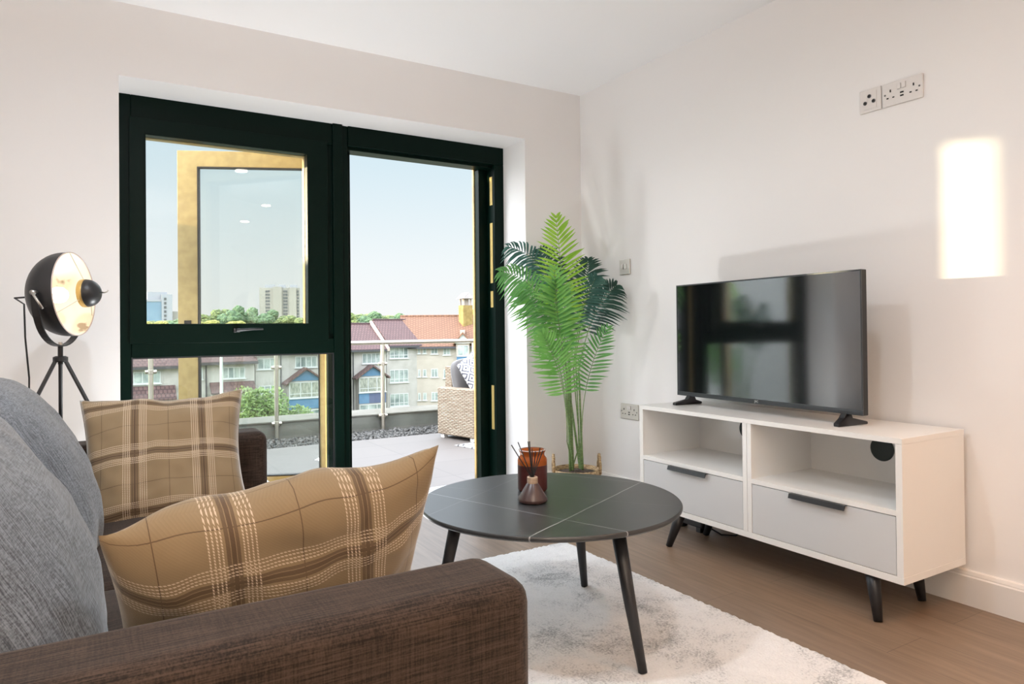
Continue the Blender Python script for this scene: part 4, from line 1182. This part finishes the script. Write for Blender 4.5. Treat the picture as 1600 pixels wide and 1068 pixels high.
leafy('bush', 'large rounded green bush in front of the grey houses behind the sofa pillow', (6.5, 43, -5.0), 1.75, 1.5, 2.5, 6500, .13, 4)
leafy('bush', 'smaller green bush growing at the foot of the blue bay', (8.7, 43.5, -5.4), 1.2, 1.1, 1.7, 3000, .12, 7)
leafy('bush', 'low dark hedge below the windows of the cream wing', (25.5, 56.0, -6.9), 2.2, .8, .9, 2500, .13, 9)

# trees on the skyline
def crown_mesh(seed, nl):
    rnd = random.Random(seed); m = MB()
    for k in range(nl):
        r_ = rnd.uniform(.30, .52)
        cx, cy, cz = rnd.uniform(-.55, .55), rnd.uniform(-.5, .5), rnd.uniform(-.25, .42)
        tmp = bmesh.new(); bmesh.ops.create_icosphere(tmp, subdivisions=4, radius=r_)
        mp = {}
        for v in tmp.verts:
            nn = noise.noise(v.co * 5 + Vector((k * 3.1, seed, 0))) * .13 + noise.noise(v.co * 14 + Vector((seed, k, 0))) * .075
            q = v.co * (1 + nn / r_ * .7)
            mp[v] = m.bm.verts.new((q.x + cx, q.y + cy, q.z * .85 + cz))
        for f in tmp.faces: m.face([mp[v] for v in f.verts])
        tmp.free()
    return m
def make_tree(matk, seed, label, group, cat='tree'):
    t = thing('tree', label, cat, (0, 0, 0), group)
    m = crown_mesh(seed, 9)
    for v in m.bm.verts: v.co = Vector((v.co.x * 4.6, v.co.y * 4.6, v.co.z * 5.2 + 4.4))
    m.build('foliage', M[matk], t, smooth=False)
    m = MB(); m.tube([(0, 0, -1), (.1, 0, 3.5), (.2, .1, 6)], [.45, .3, .15], 8); m.build('trunk', M['bark'], t)
    return t
GA = 'trees on the wooded skyline'
protos = [make_tree('tree_a', 1, 'rounded olive green tree in the wooded skyline beyond the roofs', GA + ' olive'),
          make_tree('tree_b', 2, 'deep green tree in the wooded skyline beyond the roofs', GA + ' deep green'),
          make_tree('tree_c', 3, 'yellowing tree in front of the wooded skyline', GA + ' yellowing')]
used = [False] * 3
def put_tree(k, x, y, ztop, wsc, rz):
    o = protos[k] if not used[k] else copy_tree(protos[k]); used[k] = True
    g0 = gz(x, y); s_ = max(.45, (ztop - g0) / 8.6)
    o.location = (x, y, g0); o.scale = (wsc, wsc, s_); o.rotation_euler = (0, 0, rz)
rnd = random.Random(12)
# belt right of the mullion (about 200 m away)
for k in range(17):
    f = k / 16
    x = 58 + 54 * f + rnd.uniform(-1.5, 1.5); y = 215 - 22 * f + rnd.uniform(-12, 14)
    put_tree(rnd.choice((0, 1, 0, 1, 0)), x, y, 6.6 + 1.1 * math.sin(f * 7) - 2.2 * max(0, f - .7) + rnd.uniform(-.5, .5), rnd.uniform(.9, 1.25), rnd.uniform(0, 6))
for x, y, z in ((43, 150, 3.9), (48, 155, 3.4), (62, 165, 3.4), (76, 160, 3.0)): put_tree(2, x, y, z, rnd.uniform(.7, .9), rnd.uniform(0, 6))
# belt behind the sash
for x, y, z in ((30, 262, 8.2), (36, 268, 10.3), (41, 262, 10.8), (47, 268, 10.4), (53, 262, 9.4), (58, 258, 7.6), (25, 258, 7.0), (20, 262, 5.8), (14, 258, 5.2)):
    put_tree(1 if (x % 2) else 0, x, y, z, rnd.uniform(1.05, 1.3), rnd.uniform(0, 6))
for x, y, z in ((61, 240, 6.4), (67, 236, 7.2), (73, 232, 8.4), (78, 228, 7.6), (83, 225, 6.9)):
    put_tree(0, x, y, z, rnd.uniform(.9, 1.15), rnd.uniform(0, 6))
for x, y, z in ((27, 225, 5.0), (36, 228, 4.8), (57, 215, 4.6), (8, 240, 4.4), (14, 236, 4.2)): put_tree(2, x, y, z, rnd.uniform(.7, .95), rnd.uniform(0, 6))
put_tree(2, 33.9, 64.5, 3.6, .34, 1.0)

# tower block
def box_part(name, t, mt, *a, mtx=None):
    m = MB(); m.box(*a, mtx=mtx); return m.build(name, mt, t)
TB = Matrix.Translation((100.4, 455, 0)) @ Matrix.Rotation(R(-14), 4, 'Z')
t = thing('tower_block', 'tall pale concrete tower block on the skyline behind the trees', 'tower block', (100.4, 455, 0))
box_part('body', t, M['tower'], -12.2, 12.2, -6, 6, -5, 29.0, mtx=TB)
box_part('projecting_bay', t, M['tower'], -4.2, 1.2, -7, 0, -5, 29.6, mtx=TB); box_part('projecting_bay', t, M['tower'], 5.5, 10, -7, 0, -5, 29.2, mtx=TB)
for a in ((-9, -3), (-1, 3.5), (6, 10.5)): box_part('roof_plant', t, M['greycl'], a[0], a[1], -3, 3, 28.9, 31.2, mtx=TB)
for c in (-8.0, -6.6, 2.6, 4.0, 10.9):
    m = MB()
    for k in range(13): m.box(c - .62, c + .62, -6.12, -5.9, 1.4 + k * 2.05, 2.75 + k * 2.05, mtx=TB)
    m.build('window_column', M['towerwin'], t)
t = thing('office_block', 'blue glass office block with a grey stair tower at the far left skyline', 'office block', (28, 445, 0))
box_part('glass_wing', t, M['bluegl'], 14, 31, 438, 455, -4, 19.0); box_part('roof_edge', t, M['greycl'], 13.8, 31.2, 437.7, 455, 19.0, 20.2)
box_part('stair_tower', t, M['greycl'], 31, 36.5, 437, 452, -4, 23.2); box_part('roof_plant', t, M['greycl'], 24, 34, 440, 450, 20, 24.5); box_part('annexe', t, M['tower'], 36.5, 44, 440, 452, -4, 13.5)
m = MB()
for k in range(8): m.box(32.2, 33.4, 436.8, 437.2, 3 + k * 2.4, 4.4 + k * 2.4)
m.build('window_column', M['towerwin'], t)
t = thing('warehouse', 'long low white building beyond the trees left of the turret', 'warehouse', (118, 230, 0))
box_part('wall', t, M['brickw'], 96, 140, 205, 220, -2, 5.6); box_part('roof', t, M['greycl'], 95.5, 140.5, 204.5, 220.5, 5.6, 6.0)

# ------------------------------------------------------------------ ceiling downlights added out of view to brighten the room
M['lens_warm'] = plain('warm_fill_lamp_lens', (1, .9, .8), .5, emit=(1, .62, .32), es=18)
M['lens'] = plain('fill_lamp_lens', (1, .95, .85), .5, emit=(1, .86, .68), es=18)
lab = ['over the rug in front of the sofa', 'over the sofa seat', 'washing the television wall just out of view', 'behind the viewer nearest the television wall', 'behind the viewer in the middle of the room', 'behind the viewer nearest the sofa side wall', 'at the back of the room by the television wall', 'at the back of the room in the middle', 'at the back of the room by the sofa side wall']
for (x, y, e_), l in zip(((-1.45, -2.45, 7.5), (-2.50, -1.75, 15), (-.62, -3.15, 5), (-.9, -4.1, 3), (-2.2, -3.7, 7.5), (-3.5, -3.7, 7), (-.9, -5.4, 5), (-2.2, -5.4, 6), (-3.5, -5.4, 6)), lab):
    t = thing('fill_downlight', 'unseen added ceiling fill light ' + l, 'ceiling light', (x, y, ZC))
    m = MB(); m.lathe([(.05, -.001), (.062, -.006), (.068, -.004), (.070, 0)], (x, y, ZC), seg=32, capb=False, capt=False); m.build('trim_ring', M['white_pl'], t)
    m = MB(); m.lathe([(.0, -.003), (.049, -.003), (.049, -.001)], (x, y, ZC), seg=32, capb=False); m.build('lens', M['lens_warm' if x > -.7 else 'lens'], t)
    ld = bpy.data.lights.new('fill_downlight_lamp', 'AREA'); ld.shape = 'DISK'; ld.size = .10; ld.energy = e_; ld.color = (1, .42, .12) if x > -.7 else ((1, .74, .50) if y < -3 else (.80, .90, 1)); ld.spread = R(100) if x > -.7 else R(170)
    lo_ = bpy.data.objects.new('fill_downlight_lamp', ld); COL.objects.link(lo_); lo_.location = (x, y, ZC - .012)

# uplighters added out of view to brighten ceiling and walls
for x, y, e_, l in ((-3.70, -1.75, 4, 'tall steel fill lamp added unseen behind the sofa near the window wall'), (-2.75, -4.75, 46, 'tall steel fill lamp added unseen in the middle of the room behind the viewer'), (-3.6, -5.9, 32, 'tall steel fill lamp added unseen at the back of the room')):
    t = thing('fill_uplighter', l, 'lamp', (x, y, 0))
    m = MB(); m.lathe([(.14, 0), (.14, .015), (.03, .028)], (x, y, 0), seg=40); m.build('base', M['chrome'], t)
    m = MB(); m.lathe([(.012, .02), (.012, 1.70)], (x, y, 0), seg=16); m.build('pole', M['chrome'], t)
    m = MB(); m.lathe([(.014, 1.68), (.06, 1.70), (.15, 1.78), (.152, 1.785), (.13, 1.772), (.05, 1.715), (.012, 1.71)], (x, y, 0), seg=48); m.build('bowl', M['white_pl'], t, smooth=True)
    m = MB(); m.lathe([(.125, 1.764), (.0005, 1.766)], (x, y, 0), seg=40); m.build('lens', M['lens'], t)
    ld = bpy.data.lights.new('fill_uplighter_lamp', 'AREA'); ld.shape = 'DISK'; ld.size = .22; ld.energy = e_; ld.color = (1, .87, .74) if y < -3 else (.96, .97, 1)
    lo_ = bpy.data.objects.new('fill_uplighter_lamp', ld); COL.objects.link(lo_); lo_.location = (x, y, 1.772); lo_.rotation_euler = (PI, 0, 0)

# low fill lamp added behind the sofa to lift ceiling and window reveal
x, y = -1.86, -.34
t = thing('floor_fill_lamp', 'low round fill lamp added unseen behind the sofa in front of the window', 'lamp', (x, y, 0))
m = MB(); m.lathe([(.18, 0), (.19, .01), (.195, .10), (.188, .10), (.182, .065)], (x, y, 0), seg=40, capt=False); m.build('housing', M['black'], t)
m = MB(); m.lathe([(.183, .062), (.0005, .064)], (x, y, 0), seg=40); m.build('lens', M['lens'], t)
ld = bpy.data.lights.new('fill_uplighter_lamp', 'AREA'); ld.shape = 'DISK'; ld.size = .34; ld.energy = 18; ld.color = (.86, .94, 1)
lo_ = bpy.data.objects.new('fill_uplighter_lamp', ld); COL.objects.link(lo_); lo_.location = (x, y, .075); lo_.rotation_euler = (PI, 0, 0)

# ------------------------------------------------------------------ daylight
SD = Vector((1, -.15, -.092)).normalized()
sl = bpy.data.lights.new('low_sun', 'SUN'); sl.energy = 7.0; sl.color = (1, .74, .42); sl.angle = R(.6)
so = bpy.data.objects.new('low_sun', sl); COL.objects.link(so); so.rotation_euler = SD.to_track_quat('-Z', 'Y').to_euler()
# spot added outside, standing in for sun reflected by the open glass leaf
RD = Vector((1.61, -2.375, -.088 * 2.87)).normalized()
tgt = Vector((0, -2.225, 1.36))
gl = bpy.data.lights.new('glint_spot', 'SPOT'); gl.energy = 130000; gl.color = (1, .80, .52); gl.spot_size = R(2.0); gl.spot_blend = .1; gl.shadow_soft_size = .22
go = bpy.data.objects.new('glint_spot', gl); COL.objects.link(go); go.location = tgt - RD * 30; go.rotation_euler = RD.to_track_quat('-Z', 'Y').to_euler()

W = bpy.data.worlds.new('evening_sky'); scene.world = W; W.use_nodes = True
nt = W.node_tree; L = nt.links; bg = nt.nodes['Background']
tc = nt.nodes.new('ShaderNodeTexCoord'); nz = nt.nodes.new('ShaderNodeVectorMath'); nz.operation = 'NORMALIZE'; L.new(tc.outputs['Generated'], nz.inputs[0])
sep = nt.nodes.new('ShaderNodeSeparateXYZ'); L.new(nz.outputs[0], sep.inputs[0])
mr = math_node(nt, 'ADD', math_node(nt, 'MULTIPLY', sep.outputs[2], .5), .5)
r = ramp(nt, [(.0, (.25, .26, .22)), (.49, (.40, .42, .40)), (.50, (.86, .86, .85)), (.545, (.80, .845, .86)), (.60, (.66, .775, .83)), (.655, (.53, .70, .79)), (.675, (1.4, 1.6, 1.75)), (.72, (4.6, 5.0, 5.6)), (.82, (5.6, 6.1, 6.8)), (.90, (3.8, 4.2, 4.8)), (1, (2.4, 2.7, 3.1))])
L.new(mr, r.inputs[0])
dt = nt.nodes.new('ShaderNodeVectorMath'); dt.operation = 'DOT_PRODUCT'; L.new(nz.outputs[0], dt.inputs[0]); dt.inputs[1].default_value = tuple(-SD)
gpow = math_node(nt, 'POWER', math_node(nt, 'MAXIMUM', math_node(nt, 'SUBTRACT', dt.outputs['Value'], .22), 0), 1.2)
gl_up = math_node(nt, 'GREATER_THAN', sep.outputs[2], 0)
cm = nt.nodes.new('ShaderNodeVectorMath'); cm.operation = 'SCALE'; cm.inputs[0].default_value = (9.5, 9.6, 9.9); L.new(math_node(nt, 'MULTIPLY', gpow, gl_up), cm.inputs['Scale'])
ad = nt.nodes.new('ShaderNodeVectorMath'); ad.operation = 'ADD'; L.new(r.outputs[0], ad.inputs[0]); L.new(cm.outputs[0], ad.inputs[1])
sth = math_node(nt, 'MULTIPLY', math_node(nt, 'MAXIMUM', math_node(nt, 'MULTIPLY', sep.outputs[1], -1), 0), gl_up)
cs = nt.nodes.new('ShaderNodeVectorMath'); cs.operation = 'SCALE'; cs.inputs[0].default_value = (2.2, 2.2, 2.3); L.new(sth, cs.inputs['Scale'])
ad2 = nt.nodes.new('ShaderNodeVectorMath'); ad2.operation = 'ADD'; L.new(ad.outputs[0], ad2.inputs[0]); L.new(cs.outputs[0], ad2.inputs[1])
L.new(ad2.outputs[0], bg.inputs['Color']); bg.inputs['Strength'].default_value = 1.0

# ------------------------------------------------------------------ camera
yaw, pit, rol = .542626719, .00862672174, -.0102140338
f = Vector((math.sin(yaw) * math.cos(pit), math.cos(yaw) * math.cos(pit), math.sin(pit)))
rgt = f.cross(Vector((0, 0, 1))).normalized(); up = rgt.cross(f)
r2 = rgt * math.cos(rol) + up * math.sin(rol); u2 = -rgt * math.sin(rol) + up * math.cos(rol)
cd = bpy.data.cameras.new('camera'); co = bpy.data.objects.new('camera', cd); COL.objects.link(co)
co.matrix_world = Matrix(((r2.x, u2.x, -f.x, -2.584), (r2.y, u2.y, -f.y, -3.446), (r2.z, u2.z, -f.z, .961), (0, 0, 0, 1)))
cd.sensor_width = 36; cd.lens = 36 * 1086.65 / 1600; cd.shift_y = -28.52 / 1600; cd.clip_start = .05; cd.clip_end = 2000
scene.camera = co
vs = scene.view_settings
vs.view_transform = 'Standard'; vs.look = 'None'; vs.gamma = 1; vs.use_curve_mapping = False; vs.exposure = 0.17
cy = scene.cycles
cy.use_denoising = True; cy.max_bounces = 10; cy.diffuse_bounces = 5; cy.glossy_bounces = 4; cy.transparent_max_bounces = 16; cy.sample_clamp_indirect = 6
cy.caustics_reflective = False; cy.caustics_refractive = False
